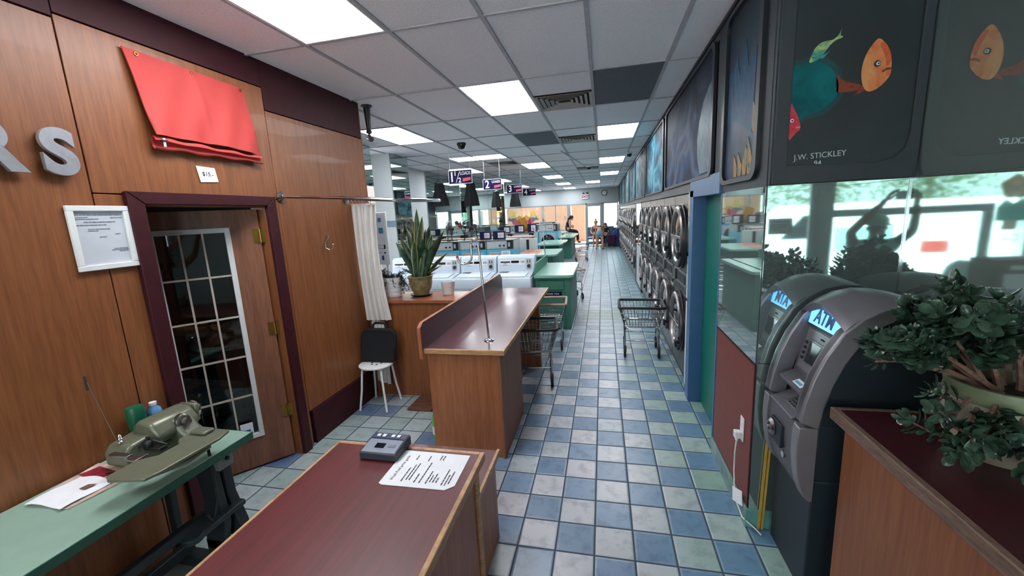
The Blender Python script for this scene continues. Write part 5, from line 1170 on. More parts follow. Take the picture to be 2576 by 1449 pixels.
# ================================================================ INFO BOARD, FAR WALL ITEMS
t = thing('notice_board', 'white framed laundry and cleaners information board beside the curtain', 'sign board', (-3.07, 5.3, 1.2))
bx0, bx1, by = -3.42, -2.985, 5.25
MB().box(bx0, by, 1.215, bx1, by+.03, 1.955).build('frame', 'white', t, bev=.006); MB().box(bx0+.03, by-.003, 1.245, bx1-.03, by, 1.925).build('sheet', plain('pale board sheet', (210, 216, 224), .4, var=.01), t)
text('board_lettering', 'H', .085, (-3.205, by-.006, 1.69), (90, 0, 0), 'atmtext', t, .001); text('board_lettering', 'CLEANERS', .085, (-3.14, by-.006, 1.56), (90, 0, 0), 'atmtext', t, .001, sx=.85, ax='RIGHT')
MT['poster_teal'] = plain('teal poster print', (52, 132, 160), .5)
for x0, z0, x1, z1, mt in ((-3.10, 1.82, -3.05, 1.88, 'poster_teal'), (-3.10, 1.66, -3.03, 1.74, 'poster_teal'), (-3.045, 1.44, -3.02, 1.50, 'black'), (-3.05, 1.375, -3.02, 1.395, 'black'), (-3.09, 1.28, -3.06, 1.345, 'atmtext'), (-3.17, 1.28, -3.15, 1.345, 'atmtext')):
    MB().box(x0-.01, by-.005, z0, x1-.01, by-.003, z1).build('printed_picture', mt, t)
lines('print', t, (-3.2, by-.004, 1.50), (1, 0, 0), (0, 0, -1), [(0, .12, 0, .008), (0, .09, .03, .008), (.04, .17, .05, .008), (0, .1, .11, .008)], mt='inklight', h=.008, nrm=(0, -1, 0))
MB().box(bx0+.05, by+.03, 0, bx0+.08, by+.055, 1.9).box(bx1-.08, by+.03, 0, bx1-.05, by+.055, 1.9).box(bx0+.02, by-.08, .0, bx1-.02, by+.12, .03).build('stand', 'white', t)

t = thing('exit_sign', 'red lettered EXIT sign with two lamps on the far wall', 'sign', (-.90, BY-.06, 2.5))
MB().box(-1.08, BY-.06, 2.46, -.72, BY-.005, 2.70).build('housing', 'whiteplastic', t, bev=.004); text('exit_lettering', 'EXIT', .17, (-.90, BY-.063, 2.575), (90, 0, 0), 'red', t, .001, .006)
for x in (-1.0, -.80): MB().lathe([(.0, -.07), (.045, -.06), (.045, -.01), (.02, 0)], (x, BY-.02, 2.77), 14, 'y').cyl((x, BY-.03, 2.77), (x, BY-.03, 2.69), .01, 6).build('lamp_head', 'darksteel', t)
t = thing('wall_clock', 'round grey rimmed wall clock on the far wall', 'clock', (.09, BY-.03, 2.72))
MB().lathe([(.0, -.035), (.115, -.035), (.125, -.045), (.145, -.04), (.15, -.01), (.15, -.002)], (.09, BY, 2.72), 32, 'y').build('case', 'darksteel', t); MB().lathe([(.0, -.040), (.115, -.038)], (.09, BY, 2.72), 28, 'y').build('dial', 'white', t)
MB().box(.085, BY-.044, 2.72, .095, BY-.041, 2.80).box(.09, BY-.044, 2.715, .15, BY-.041, 2.725).build('hands', 'black', t)
t = thing('bench', 'grey blue padded bench under the far window', 'bench', (.1, 21.8, 0))
MT['benchpad'] = plain('slate blue vinyl', (74, 104, 120), .5)
MB().box(-.80, 21.45, .36, .55, 21.95, .46).build('seat', 'benchpad', t, bev=.02); MB().box(-.80, 21.98, .46, .55, 22.06, .98).build('backrest', 'benchpad', t, bev=.02); MB().box(-.82, 22.07, .94, .58, 22.26, .98).build('sill_shelf', 'wallwhite', t)
for x in (-.78, .47): MB().box(x, 21.47, 0, x+.05, 21.93, .36).build('leg', 'frame', t)
t = thing('shopping_trolley', 'purple wheeled shopping trolley beside the bench', 'trolley', (.45, 20.9, 0))
MB().box(.22, 20.8, .14, .62, 21.1, .62).build('bag', plain('purple fabric', (72, 18, 64), .8), t, bev=.05); MB().tube([(.25, 21.1, .1), (.25, 21.12, .8), (.59, 21.12, .8), (.59, 21.1, .1)], .012, 6).build('handle', 'darksteel', t)
for x in (.26, .58): MB().lathe([(.0, -.02), (.085, -.015), (.085, .015), (.0, .02)], (x, 20.95, .086), 18, 'x').build('wheel', 'black', t)
t = thing('tote_bag', 'bright blue bag on the bench beside the seated child', 'bag', (.42, 21.7, .46))
MB().box(.24, 21.55, .462, .70, 21.9, .72).ball((.38, 21.7, .70), (.12, .14, .10)).ball((.58, 21.72, .70), (.11, .14, .08)).build('body', plain('blue plastic bag', (20, 96, 168), .4), t, bev=.04); MB().ring((.42, 21.6, .78), .09, .012, 'y', 20, 5).build('handle', 'atmtext', t)
for y, lab in ((21.3, 'blue upright bin at the end of the dryers'),):
    t = thing('bin', lab, 'bin', (.68, y, 0)); MB().box(.66, y-.2, .004, .785, y+.25, .9).build('body', plain('navy bin', (26, 60, 120), .5), t, bev=.01)
# ================================================================ PLANTS
def leafmesh(m, base, d, up, L, W_, T=.12, n=6, mi=0):
    """fleshy spoon-shaped leaf"""
    d = Vector(d).normalized(); up = Vector(up); s_ = d.cross(up)
    s_ = s_.normalized() if s_.length > 1e-4 else d.orthogonal().normalized(); u = s_.cross(d).normalized(); b = Vector(base); vs = []; prof = [(0, .10), (.18, .34), (.45, .85), (.68, 1), (.88, .72), (1, .12)]
    for t_, w_ in prof:
        c = b+d*(L*t_)+u*(L*.16*sin(pi*t_*.9)*-1+L*.10*t_)
        ww, th = W_*w_*.5, W_*T*w_+.0006
        vs += [c+s_*ww, c+u*th, c-s_*ww, c-u*th]
    fs = [(0, 3, 2, 1)]; k = len(prof)
    for i in range(k-1):
        for j in range(4): fs.append((4*i+j, 4*i+(j+1) % 4, 4*i+4+(j+1) % 4, 4*i+4+j))
    fs.append((4*k-4, 4*k-3, 4*k-2, 4*k-1)); m.mi = mi; m.add(vs, fs)
def rosette(m, p, d, rnd, size, pairs=3):
    d = d.normalized(); a = d.orthogonal().normalized(); b = d.cross(a)
    for k in range(pairs):
        an = rnd.uniform(0, pi)+k*pi/2
        for s_ in (0, pi):
            v = a*cos(an+s_)+b*sin(an+s_); dd = v*(1-.25*k)+d*(.35+.35*k); L = size*(1-.15*k)*rnd.uniform(.8, 1.15)
            leafmesh(m, p-d*(.012*(pairs-1-k)), dd, d, L, L*.56)
JP = (1.235, 1.49, .992)
t = thing('jade_plant', 'large jade plant spilling out of a cream and green clay pot on the right counter', 'potted plant', JP)
MB().lathe([(.0, .993), (.098, .993), (.120, 1.02), (.138, 1.07), (.144, 1.13), (.141, 1.185)], (JP[0], JP[1], 0), 36).build('pot', 'potcream', t)
MB().lathe([(.141, 1.185), (.144, 1.195), (.141, 1.21), (.144, 1.228), (.141, 1.238), (.126, 1.238), (.124, 1.20), (.0, 1.20)], (JP[0], JP[1], 0), 36).build('pot_rim', 'potgreen', t)
MB().lathe([(.122, 1.203), (.0, 1.215)], (JP[0], JP[1], 0), 24).build('soil', 'soil', t)
rnd = random.Random(11); st_, lv = MB(), MB()
def branch(p, d, L, r_, depth, goal=None):
    pts = [Vector(p)]; d = Vector(d).normalized(); n = 5
    for k in range(n):
        d = (d+Vector((rnd.uniform(-.3, .3), rnd.uniform(-.3, .3), rnd.uniform(-.25, .2)))*.45+(Vector(goal)-pts[-1]).normalized()*.5*(1 if goal else 0) if goal else d+Vector((rnd.uniform(-.3, .3), rnd.uniform(-.3, .3), rnd.uniform(-.1, .3)))*.5).normalized()
        q = pts[-1]+d*L/n
        q.x = min(q.x, X2-.035)
        if q.z < 1.02 and q.x > .93: q.z = 1.02
        pts.append(q)
    st_.tube(pts, [r_*(1-.6*k/n) for k in range(n+1)], 6)
    for k in range(2 if depth else 1, n+1):
        if depth > 0 and rnd.random() < .85:
            dd = (pts[k]-pts[k-1]).normalized()+Vector((rnd.uniform(-1, 1), rnd.uniform(-1, 1), rnd.uniform(-.5, 1)))*.9
            branch(pts[k], dd, L*rnd.uniform(.28, .42), r_*.55, depth-1)
        elif depth == 0:
            dd = (pts[k]-pts[k-1]).normalized(); a = dd.orthogonal().normalized(); an = rnd.uniform(0, pi)
            for s_ in (0, pi):
                v = a*cos(an+s_)+dd.cross(a)*sin(an+s_); leafmesh(lv, pts[k], v+dd*.35, dd, rnd.uniform(.040, .058), rnd.uniform(.023, .033))
    rosette(lv, pts[-1], pts[-1]-pts[-2], rnd, rnd.uniform(.044, .064), 3)
c = Vector((JP[0], JP[1], 1.21))
goals = [((-.05, 0, 0), (.84, 1.50, 1.40), .40), ((-.05, .02, 0), (.87, 1.55, 1.28), .40), ((-.04, -.03, 0), (.93, 1.42, 1.36), .34), ((-.03, .03, 0), (.96, 1.60, 1.48), .34), ((-.02, 0, 0), (1.03, 1.50, 1.55), .40), 
         ((-.08, -.03, 0), (1.02, 1.36, 1.08), .30), ((-.04, -.08, 0), (1.14, 1.28, 1.07), .26), ((.0, .03, 0), (1.12, 1.55, 1.46), .30), ((.03, 0, 0), (1.24, 1.50, 1.50), .30), ((.02, .04, 0), (1.20, 1.66, 1.45), .32), ((-.06, .05, 0), (1.0, 1.62, 1.35), .30), ((.04, .05, 0), (1.30, 1.62, 1.40), .24), ((-.08, -.02, 0), (.98, 1.40, 1.15), .30), ((-.06, 0, 0), (.86, 1.50, 1.34), .36), ((-.06, -.05, 0), (1.06, 1.35, 1.16), .24), ((-.05, .0, 0), (.93, 1.47, 1.45), .34)]
for o_, g_, L in goals:
    g_ = (.93+(g_[0]-.84)*.72 if g_[0] < 1.1 else g_[0], g_[1], g_[2]-.03)
    branch(c+Vector(o_), Vector(g_)-c-Vector(o_)+Vector((0, 0, .10)), L*.72, .010, 2 if L > .32 else 1, g_)
st_.build('stems', 'stem', t); lv.build('foliage', 'leafjade', t, ang=60)

# snake plant on the divider
SP = (-1.88, 3.89, 1.036)
t = thing('snake_plant', 'tall snake plant with yellow edged leaves in a tan glazed pot on the divider', 'potted plant', SP)
MB().lathe([(.0, 1.036), (.085, 1.037), (.115, 1.05), (.118, 1.058), (.10, 1.052), (.0, 1.05)], (SP[0], SP[1], 0), 28).build('saucer', 'black', t)
MB().lathe([(.0, 1.053), (.078, 1.053), (.080, 1.07), (.105, 1.11), (.118, 1.16), (.120, 1.20), (.122, 1.215), (.136, 1.245), (.128, 1.25), (.112, 1.22), (.0, 1.22)], (SP[0], SP[1], 0), 40, ripple=lambda a, k: 1+(.02*cos(a*10) if k in (7, 8) else 0)).build('pot', 'pottan', t)
tips = [(-.097, .528), (-.04, .476), (0, .49), (.04, .72), (.135, .547), (.277, .49), (.026, .406), (-.013, .316), (-.155, .393), (.258, .264), (.25, .145), (-.193, .116), (.135, .46), (-.11, .45), (.09, .42), (.06, .60), (-.06, .36), (.07, .33), (.10, .64), (-.02, .60), (.17, .40), (-.13, .30), (.02, .53), (-.07, .52), (.115, .51), (.05, .47)]
for i, (dx, dz) in enumerate(tips):
    r3 = random.Random(i*5+1); bx = SP[0]+dx*.18+r3.uniform(-.03, .03); by_ = SP[1]+r3.uniform(-.06, .06); yy = r3.uniform(-.08, .06); ph = r3.uniform(-.6, .6); W_ = .025+.014*min(1, dz/.5)
    m = MB(); n = 9; vs = []
    for k in range(n+1):
        v = k/n; x = bx+dx*v*(.6+.4*v); y = by_+yy*v; z = 1.215+dz*v; w_ = W_*(.55+.75*v if v < .6 else 1.0*(1-((v-.6)/.4)**2)+.02); a = ph+.6*v
        s_ = Vector((cos(a), sin(a), 0)); fw_ = Vector((-sin(a), cos(a), 0))*.006
        for q, h_ in ((-1, .35), (-.68, 0), (0, -.6), (.68, 0), (1, .35)): vs.append(Vector((x, y, z))+s_*(w_*q)+fw_*(h_*2))
    nb = len(vs); vs2 = [p+Vector((sin(ph), -cos(ph), 0))*.003 for p in vs]; m.v = [tuple(p) for p in vs+vs2]
    for k in range(n):
        for q in range(4):
            f = (5*k+q, 5*k+q+1, 5*k+6+q, 5*k+5+q); mi = 1 if q in ((0, 3) if i % 3 == 0 else (0,) if i % 3 == 1 else ()) else 0
            m.f += [f, tuple(x_+nb for x_ in f[::-1])]; m.m += [mi, mi]
        for q in (0, 4): m.f.append((5*k+q, 5*k+5+q, nb+5*k+5+q, nb+5*k+q)); m.m.append(1 if i % 3 != 2 else 0)
    m.build('leaf', ['snake', 'snakeedge'], t, ang=70)
# trailing plant in white ribbed pot
TP = (-2.175, 3.845, 1.036)
t = thing('trailing_plant', 'dark trailing plant in a ribbed white pot at the left end of the divider', 'potted plant', TP)
pr_ = [(.0, 1.0365), (.078, 1.037)]
for k in range(4): z = 1.037+.05*k; rr_ = .080+.005*k; pr_ += [(rr_, z+.004), (rr_+.003, z+.025), (rr_+.002, z+.047), (rr_-.001, z+.050)]
pr_ += [(.098, 1.245), (.088, 1.245), (.086, 1.225), (.0, 1.225)]
MB().lathe(pr_, (TP[0], TP[1], 0), 32).build('pot', 'potwhite', t)
r4 = random.Random(5); st_, lv = MB(), MB()
for i in range(42):
    a = r4.choice((0, pi, pi, .8, 2.4))+r4.uniform(-.55, .55) if i < 38 else r4.uniform(-2.6, -.5); R_ = r4.uniform(.10, .19); dz = r4.uniform(-.17, .08) if i < 38 else -.05; up_ = r4.uniform(.04, .12)
    p0 = Vector((TP[0]+.04*cos(a), TP[1]+.04*sin(a), 1.225)); p3 = Vector((TP[0]+R_*cos(a)*(.8 if cos(a) < 0 else 1), TP[1]+min(.10, R_*sin(a))*.8, 1.235+dz)); pm = (p0+p3)/2+Vector((0, 0, up_))
    p3.x = min(max(p3.x, LX+.03), TP[0]+.15); pm.x = max(pm.x, LX+.03); p3.z = max(p3.z, 1.05)
    pts = [p0*(1-s_)**2+pm*2*s_*(1-s_)+p3*s_**2 for s_ in [k/6 for k in range(7)]]
    st_.tube(pts, .0025, 4)
    for k in range(1, 7):
        for q in (0, 1): d = Vector((r4.uniform(-1, 1), r4.uniform(-1, .6), r4.uniform(-.9, .4))); leafmesh(lv, pts[k], d, Vector((0, 0, 1)), r4.uniform(.035, .055), .014, .15)
st_.build('stems', 'leafdark', t); lv.build('foliage', 'leafdark', t)
t = thing('flower_pot', 'small white empty flower pot right of the snake plant', 'pot', (-1.60, 3.95, 1.036))
MB().lathe([(.0, 1.0365), (.056, 1.037), (.060, 1.07), (.064, 1.105), (.066, 1.108), (.072, 1.165), (.074, 1.175), (.066, 1.175), (.062, 1.15), (.0, 1.148)], (-1.60, 3.95, 0), 28).build('pot', 'potwhite', t); MB().lathe([(.061, 1.1485), (.0, 1.158)], (-1.60, 3.95, 0), 18).build('soil', 'soil', t)

# ================================================================ PEOPLE
def skinmesh(name, chains, mt, par, sub=2, roots=None):
    """chains: list of polylines of (x,y,z,r); equal points are welded so limbs join"""
    vs, rs, es, idx = [], [], [], {}
    for ch in chains:
        prev = None
        for (x, y, z, r_) in ch:
            k = (round(x, 4), round(y, 4), round(z, 4))
            if k not in idx: idx[k] = len(vs); vs.append((x, y, z)); rs.append(r_)
            i = idx[k]
            if prev is not None and prev != i and (prev, i) not in es and (i, prev) not in es: es.append((prev, i))
            prev = i
    me = bpy.data.meshes.new(name); off = par.location if par else Vector((0, 0, 0))
    me.from_pydata([tuple(Vector(v)-off) for v in vs], es, []); o = bpy.data.objects.new(name, me); COL.objects.link(o); o.parent = par
    o.modifiers.new('skin', 'SKIN'); 
    if not me.skin_vertices: 
        bm = bmesh.new(); bm.from_mesh(me); bm.verts.layers.skin.verify(); bm.to_mesh(me); bm.free()
    sv = me.skin_vertices[0].data
    # one root per island
    adj = {i: set() for i in range(len(vs))}
    for a, b in es: adj[a].add(b); adj[b].add(a)
    seen = set()
    for i in range(len(vs)):
        sv[i].radius = (rs[i], rs[i]); sv[i].use_root = False
    for i in range(len(vs)):
        if i in seen: continue
        stack = [i]; sv[i].use_root = True
        while stack:
            q = stack.pop()
            if q in seen: continue
            seen.add(q); stack += list(adj[q])
    o.modifiers['skin'].use_smooth_shade = True
    s_ = o.modifiers.new('subdivision', 'SUBSURF'); s_.levels = sub; s_.render_levels = sub
    bpy.context.view_layer.update(); dg = bpy.context.evaluated_depsgraph_get()
    m2 = bpy.data.meshes.new_from_object(o.evaluated_get(dg)); m2.name = name; o.modifiers.clear(); o.data = m2
    m2.materials.clear(); m2.materials.append(MT[mt] if isinstance(mt, str) else mt); m2.polygons.foreach_set('use_smooth', [True]*len(m2.polygons))
    return o
def hand(w_, d, side, palm, r_=.008, spread=1, curl=.5, n=5):
    """finger chains from wrist w_ pointing d with palm normal"""
    w_, d, palm = Vector(w_), Vector(d).normalized(), Vector(palm).normalized(); s_ = d.cross(palm).normalized()*side; out = []
    kn = w_+d*.085
    for k, (f, L) in enumerate(((-.030, .070), (-.010, .080), (.010, .074), (.029, .058))):
        a = w_+d*.03+s_*f*.5; b = kn+s_*f*spread; c = b+(d*(1-curl*.5)+palm*curl).normalized()*L*.55; e = c+(d*(1-curl)+palm*curl*1.4).normalized()*L*.45
        out.append([(a.x, a.y, a.z, r_*1.3), (b.x, b.y, b.z, r_*1.15), (c.x, c.y, c.z, r_), (e.x, e.y, e.z, r_*.8)])
    a = w_+d*.02-s_*.012; b = w_+d*.05-s_*.045+palm*.01; c = b+(d*.8-s_*.35+palm*.3).normalized()*.032; e = c+(d*.9+palm*.2).normalized()*.026
    out.append([(a.x, a.y, a.z, r_*1.5), (b.x, b.y, b.z, r_*1.3), (c.x, c.y, c.z, r_*1.1), (e.x, e.y, e.z, r_*.9)])
    return out
def head(hc, f, r_=.10):
    """neck-to-crown chain end plus nose; f = facing direction"""
    hc, f = Vector(hc), Vector(f).normalized(); return [(hc.x, hc.y, hc.z-.07, r_*.62), (hc.x, hc.y, hc.z, r_*.86), (hc.x-f.x*.015, hc.y-f.y*.015, hc.z+.06, r_*.78), (hc.x-f.x*.015, hc.y-f.y*.015, hc.z+.10, r_*.40)]
def facebits(t, hc, f, mt='ink'):
    hc, f = Vector(hc), Vector(f).normalized(); s_ = f.cross(Vector((0, 0, 1))); m = MB()
    for q in (-1, 1): p = hc+f*.083+s_*.032*q+Vector((0, 0, .012)); m.ball(p, .010, 8, 6)
    p = hc+f*.082-Vector((0, 0, .048)); a, b = p-s_*.022, p+s_*.022; m.tube([a, p+f*.004, b], .004, 5)
    m.build('eyes_and_mouth', mt, t)
    MB().ball(hc+f*.088-Vector((0, 0, .014)), (.012, .012, .018), 8, 6).build('nose', 'skin', t)
    MB().ball(hc+s_*.085, (.012, .016, .026), 8, 6).ball(hc-s_*.085, (.012, .016, .026), 8, 6).build('ears', 'skin', t)

# photographer, seen only in the corner mirrors, phone raised overhead
PX, PY = -.02, -.50
t = thing('person', 'person in a pale green cap, arms raised with a phone, reflected in the corner mirror', 'person', (PX, PY, 0))
hc = (PX-.02, PY+.03, 1.50)
RW, LW = (.135, -.10, 1.765), (-.13, -.10, 1.765)
ch = [[(PX, PY, .88, .13), (PX, PY, 1.02, .125), (PX, PY, 1.18, .14), (PX, PY+.01, 1.29, .11), (PX, PY+.01, 1.36, .055), *head(hc, (0, 1, 0))]]
ch += [[(PX, PY+.01, 1.29, .11), (PX+s_*.17, PY+.02, 1.31, .062), (s_*.27, PY+.17, 1.47, .045), (s_*.20, -.20, 1.64, .038), (W__[0], W__[1], W__[2], .026), (W__[0], W__[1]+.02, W__[2]+.035, .024)] for s_, W__ in ((1, RW), (-1, LW))]
ch += [[(PX, PY, .88, .13), (PX+s_*.10, PY, .80, .09), (PX+s_*.11, PY+.01, .46, .062), (PX+s_*.11, PY-.02, .09, .042), (PX+s_*.11, PY+.02, .04, .038), (PX+s_*.12, PY+.13, .03, .028)] for s_ in (1, -1)]
hd = hand((RW[0], RW[1], RW[2]), (-.35, .35, .9), 1, (-.5, .2, .0), curl=.45)+hand((LW[0], LW[1], LW[2]), (.35, .35, .9), -1, (.5, .2, .0), curl=.45)
skinmesh('body', ch+hd, 'skindark', t)
MT['paletee'] = plain('pale green cotton', (150, 186, 176), .9, var=.05)
sh = [[(PX, PY, .86, .145), (PX, PY, 1.02, .138), (PX, PY, 1.18, .152), (PX, PY+.01, 1.285, .12), (PX, PY+.01, 1.33, .07)]]+[[(PX, PY+.01, 1.285, .12), (PX+s_*.17, PY+.02, 1.31, .078), (s_*.225, PY+.09, 1.385, .064)] for s_ in (1, -1)]
skinmesh('t_shirt', sh, 'paletee', t)
skinmesh('trousers', [[(PX, PY, .90, .138), (PX+s_*.10, PY, .80, .102), (PX+s_*.11, PY+.01, .46, .076), (PX+s_*.11, PY-.02, .12, .062)] for s_ in (1, -1)], 'pricebox', t)
skinmesh('shoes', [[(PX+s_*.11, PY-.04, .06, .045), (PX+s_*.115, PY+.06, .045, .042), (PX+s_*.12, PY+.15, .035, .034)] for s_ in (1, -1)], 'black', t)
MB().lathe([(.100, 0), (.103, .03), (.092, .075), (.055, .105), (.0, .115)], (hc[0], hc[1]-.01, hc[2]+.035), 22).prism([(hc[0]-.08, hc[1]+.06), (hc[0]+.08, hc[1]+.06), (hc[0]+.06, hc[1]+.15), (hc[0], hc[1]+.17), (hc[0]-.06, hc[1]+.15)], 'z', hc[2]+.035, hc[2]+.044).build('cap', 'paletee', t)
facebits(t, hc, (0, 1, 0))
t = thing('phone', 'grey phone held up in both hands, reflected at the mirror corner', 'phone', (0, -.035, 1.83))
MB().box(-.078, -.045, 1.790, .078, -.036, 1.866).build('body', 'greypanel', t, bev=.004); MB().cyl((-.05, -.036, 1.85), (-.05, -.033, 1.85), .010, 14).build('lens', 'screen', t)

def personbody(label, loc, skin, parts, hc=None, f=None, hair=None, hairmt='black', face=False):
    t = thing('person', label, 'person', loc)
    for n, mt, ch, sub in parts: skinmesh(n, ch, mt, t, sub)
    if hair:
        m = MB()
        for c_, r_ in hair: m.ball(c_, r_, 14, 10)
        m.build('hair', hairmt, t)
    if face: facebits(t, hc, f)
    return t
# woman in black perched on the farthest green table, looking down
x, y = -1.62, 19.5
fx = 1
body = [[(x, y, .96, .12), (x, y, 1.10, .12), (x+.03, y, 1.26, .13), (x+.09, y, 1.38, .09), (x+.13, y, 1.44, .05), *head((x+.19, y, 1.53), (1, 0, -.3), .105)],
        [(x+.09, y, 1.38, .09), (x+.10, y-.18, 1.34, .055), (x+.12, y-.25, 1.14, .042), (x+.26, y-.16, 1.10, .034), (x+.27, y-.06, 1.12, .03)], [(x+.09, y, 1.38, .09), (x+.10, y+.18, 1.34, .055), (x+.12, y+.24, 1.16, .042), (x+.24, y+.14, 1.14, .034), (x+.25, y+.04, 1.16, .03)],
        [(x, y, .96, .12), (x+.10, y-.10, .95, .09), (x+.42, y-.10, .90, .068), (x+.46, y-.10, .60, .05), (x+.46, y-.10, .44, .038), (x+.58, y-.10, .40, .03)], [(x, y, .96, .12), (x+.10, y+.10, .95, .09), (x+.42, y+.10, .90, .068), (x+.44, y+.10, .60, .05), (x+.44, y+.10, .44, .038), (x+.56, y+.10, .40, .03)]]
body += hand((x+.27, y-.06, 1.12), (0, 1, .1), 1, (-1, 0, 0))+hand((x+.25, y+.04, 1.16), (0, -1, .1), 1, (-1, 0, 0))
personbody('woman in black clothes with a ponytail, perched on the farthest green table with crossed arms', (x, y, .876), 'skin', [('body', 'skin', body, 2),
    ('top', 'blackcloth', [[(x, y, .90, .145), (x, y, 1.10, .133), (x+.03, y, 1.26, .143), (x+.08, y, 1.36, .10)], [(x+.08, y, 1.36, .10), (x+.10, y-.17, 1.345, .066)], [(x+.08, y, 1.36, .10), (x+.10, y+.17, 1.345, .066)]], 2),
    ('trousers', 'blackcloth', [[(x, y, .96, .128)] + [(x+.10, y+q, .955, .10), (x+.42, y+q, .90, .08), (x+.455, y+q, .60, .064), (x+.455, y+q, .48, .056)] for q in (-.10, .10)], 2),
    ('shoes', 'black', [[(x+.44, y+q, .42, .045), (x+.60, y+q, .385, .038)] for q in (-.10, .10)], 1)],
    hair=[((x+.165, y, 1.57), (.105, .095, .10)), ((x+.07, y, 1.52), (.05, .05, .06)), ((x+.02, y, 1.42), (.04, .045, .12)), ((x-.01, y, 1.28), (.035, .04, .12))])
# blonde woman seated on the bench
x, y = -.36, 21.55
body = [[(x, y, .56, .13), (x, y, .74, .12), (x, y-.02, .92, .13), (x, y-.02, 1.03, .09), (x, y-.03, 1.09, .05), *head((x, y-.05, 1.20), (0, -1, 0), .10)],
        *[[(x, y-.02, 1.03, .09), (x+s_*.17, y-.03, 1.0, .052), (x+s_*.25, y-.10, .78, .042), (x+s_*.16, y-.32, .66, .032), (x+s_*.12, y-.36, .65, .028)] for s_ in (-1, 1)],
        *[[(x, y, .56, .13), (x+s_*.10, y-.12, .54, .085), (x+s_*.12, y-.46, .50, .062), (x+s_*.11, y-.52, .28, .052), (x+s_*.11, y-.50, .08, .036), (x+s_*.12, y-.62, .04, .028)] for s_ in (-1, 1)]]
body += hand((x+.12, y-.36, .65), (-.3, -.9, -.1), 1, (0, 0, -1))+hand((x-.12, y-.36, .65), (.3, -.9, -.1), -1, (0, 0, -1))
personbody('blonde woman with hair tied up, seated on the bench facing the camera', (x, y, .46), 'skin', [('body', 'skin', body, 2),
    ('tank_top', 'maroon', [[(x, y, .60, .14), (x, y, .74, .132), (x, y-.02, .90, .140), (x, y-.02, .97, .10)]], 2), ('shorts', 'blackcloth', [[(x, y, .57, .138), (x+s_*.10, y-.12, .545, .097), (x+s_*.115, y-.36, .515, .082)] for s_ in (-1, 1)], 2),
    ('shoes', 'black', [[(x+s_*.11, y-.49, .045, .04), (x+s_*.12, y-.63, .035, .034)] for s_ in (-1, 1)], 1)],
    (x, y-.05, 1.20), (0, -1, 0), [((x, y-.02, 1.25), (.10, .10, .10)), ((x, y-.0, 1.38), (.05, .05, .05))], 'blonde' if 'blonde' in MT else MT.setdefault('blonde', plain('blonde hair', (206, 168, 112), .7)), True)
# child seated beside
x, y = .12, 21.62
body = [[(x, y, .55, .10), (x, y, .70, .10), (x, y-.02, .84, .105), (x, y-.02, .92, .07), (x, y-.03, .965, .042), *head((x, y-.06, 1.06), (0, -1, 0), .09)],
        *[[(x, y-.02, .92, .07), (x+s_*.13, y-.03, .88, .042), (x+s_*.18, y-.12, .70, .034), (x+s_*.08, y-.30, .62, .026), (x+s_*.05, y-.33, .62, .022)] for s_ in (-1, 1)],
        *[[(x, y, .55, .10), (x+s_*.08, y-.12, .53, .065), (x+s_*.09, y-.40, .49, .048), (x+s_*.08, y-.45, .28, .04), (x+s_*.08, y-.44, .10, .03), (x+s_*.08, y-.54, .06, .024)] for s_ in (-1, 1)]]
body += hand((x+.05, y-.33, .62), (-.2, -.9, -.1), 1, (0, 0, -1), .006)+hand((x-.05, y-.33, .62), (.2, -.9, -.1), -1, (0, 0, -1), .006)
personbody('dark haired child in a black T-shirt seated on the bench beside the blue bag', (x, y, .46), 'skin', [('body', 'skin', body, 2),
    ('t_shirt', 'blackcloth', [[(x, y, .58, .11), (x, y, .70, .11), (x, y-.02, .84, .115), (x, y-.02, .90, .082)], *[[(x, y-.02, .90, .082), (x+s_*.14, y-.04, .865, .052), (x+s_*.165, y-.08, .78, .048)] for s_ in (-1, 1)]], 2),
    ('leggings', 'pricebox', [[(x, y, .55, .106), (x+s_*.08, y-.12, .535, .075), (x+s_*.09, y-.40, .495, .058), (x+s_*.08, y-.45, .28, .048), (x+s_*.08, y-.44, .16, .042)] for s_ in (-1, 1)], 2)],
    (x, y-.06, 1.06), (0, -1, 0), [((x, y-.03, 1.10), (.09, .09, .09)), ((x-.08, y-.01, 1.02), (.03, .05, .09)), ((x+.08, y-.01, 1.02), (.03, .05, .09))], 'black', True)
# girl bending forward, seen from behind
x, y = -.16, 19.75
body = [[(x, y, .80, .12), (x, y+.14, .93, .11), (x, y+.34, 1.02, .11), (x, y+.44, 1.03, .08), (x, y+.50, 1.01, .045), *[(x, y+.55, .99, .06), (x, y+.61, .96, .085), (x, y+.66, .93, .075), (x, y+.70, .91, .04)]],
        *[[(x, y+.44, 1.03, .08), (x+s_*.16, y+.42, 1.0, .046), (x+s_*.20, y+.50, .78, .036), (x+s_*.14, y+.66, .62, .028), (x+s_*.13, y+.70, .60, .025)] for s_ in (-1, 1)],
        *[[(x, y, .80, .12), (x+s_*.11, y-.01, .72, .088), (x+s_*.14, y+.02, .42, .058), (x+s_*.15, y-.03, .08, .036), (x+s_*.16, y+.06, .03, .026)] for s_ in (-1, 1)]]
body += hand((x+.13, y+.70, .60), (0, .8, -.5), 1, (0, 0, -1))+hand((x-.13, y+.70, .60), (0, .8, -.5), -1, (0, 0, -1))
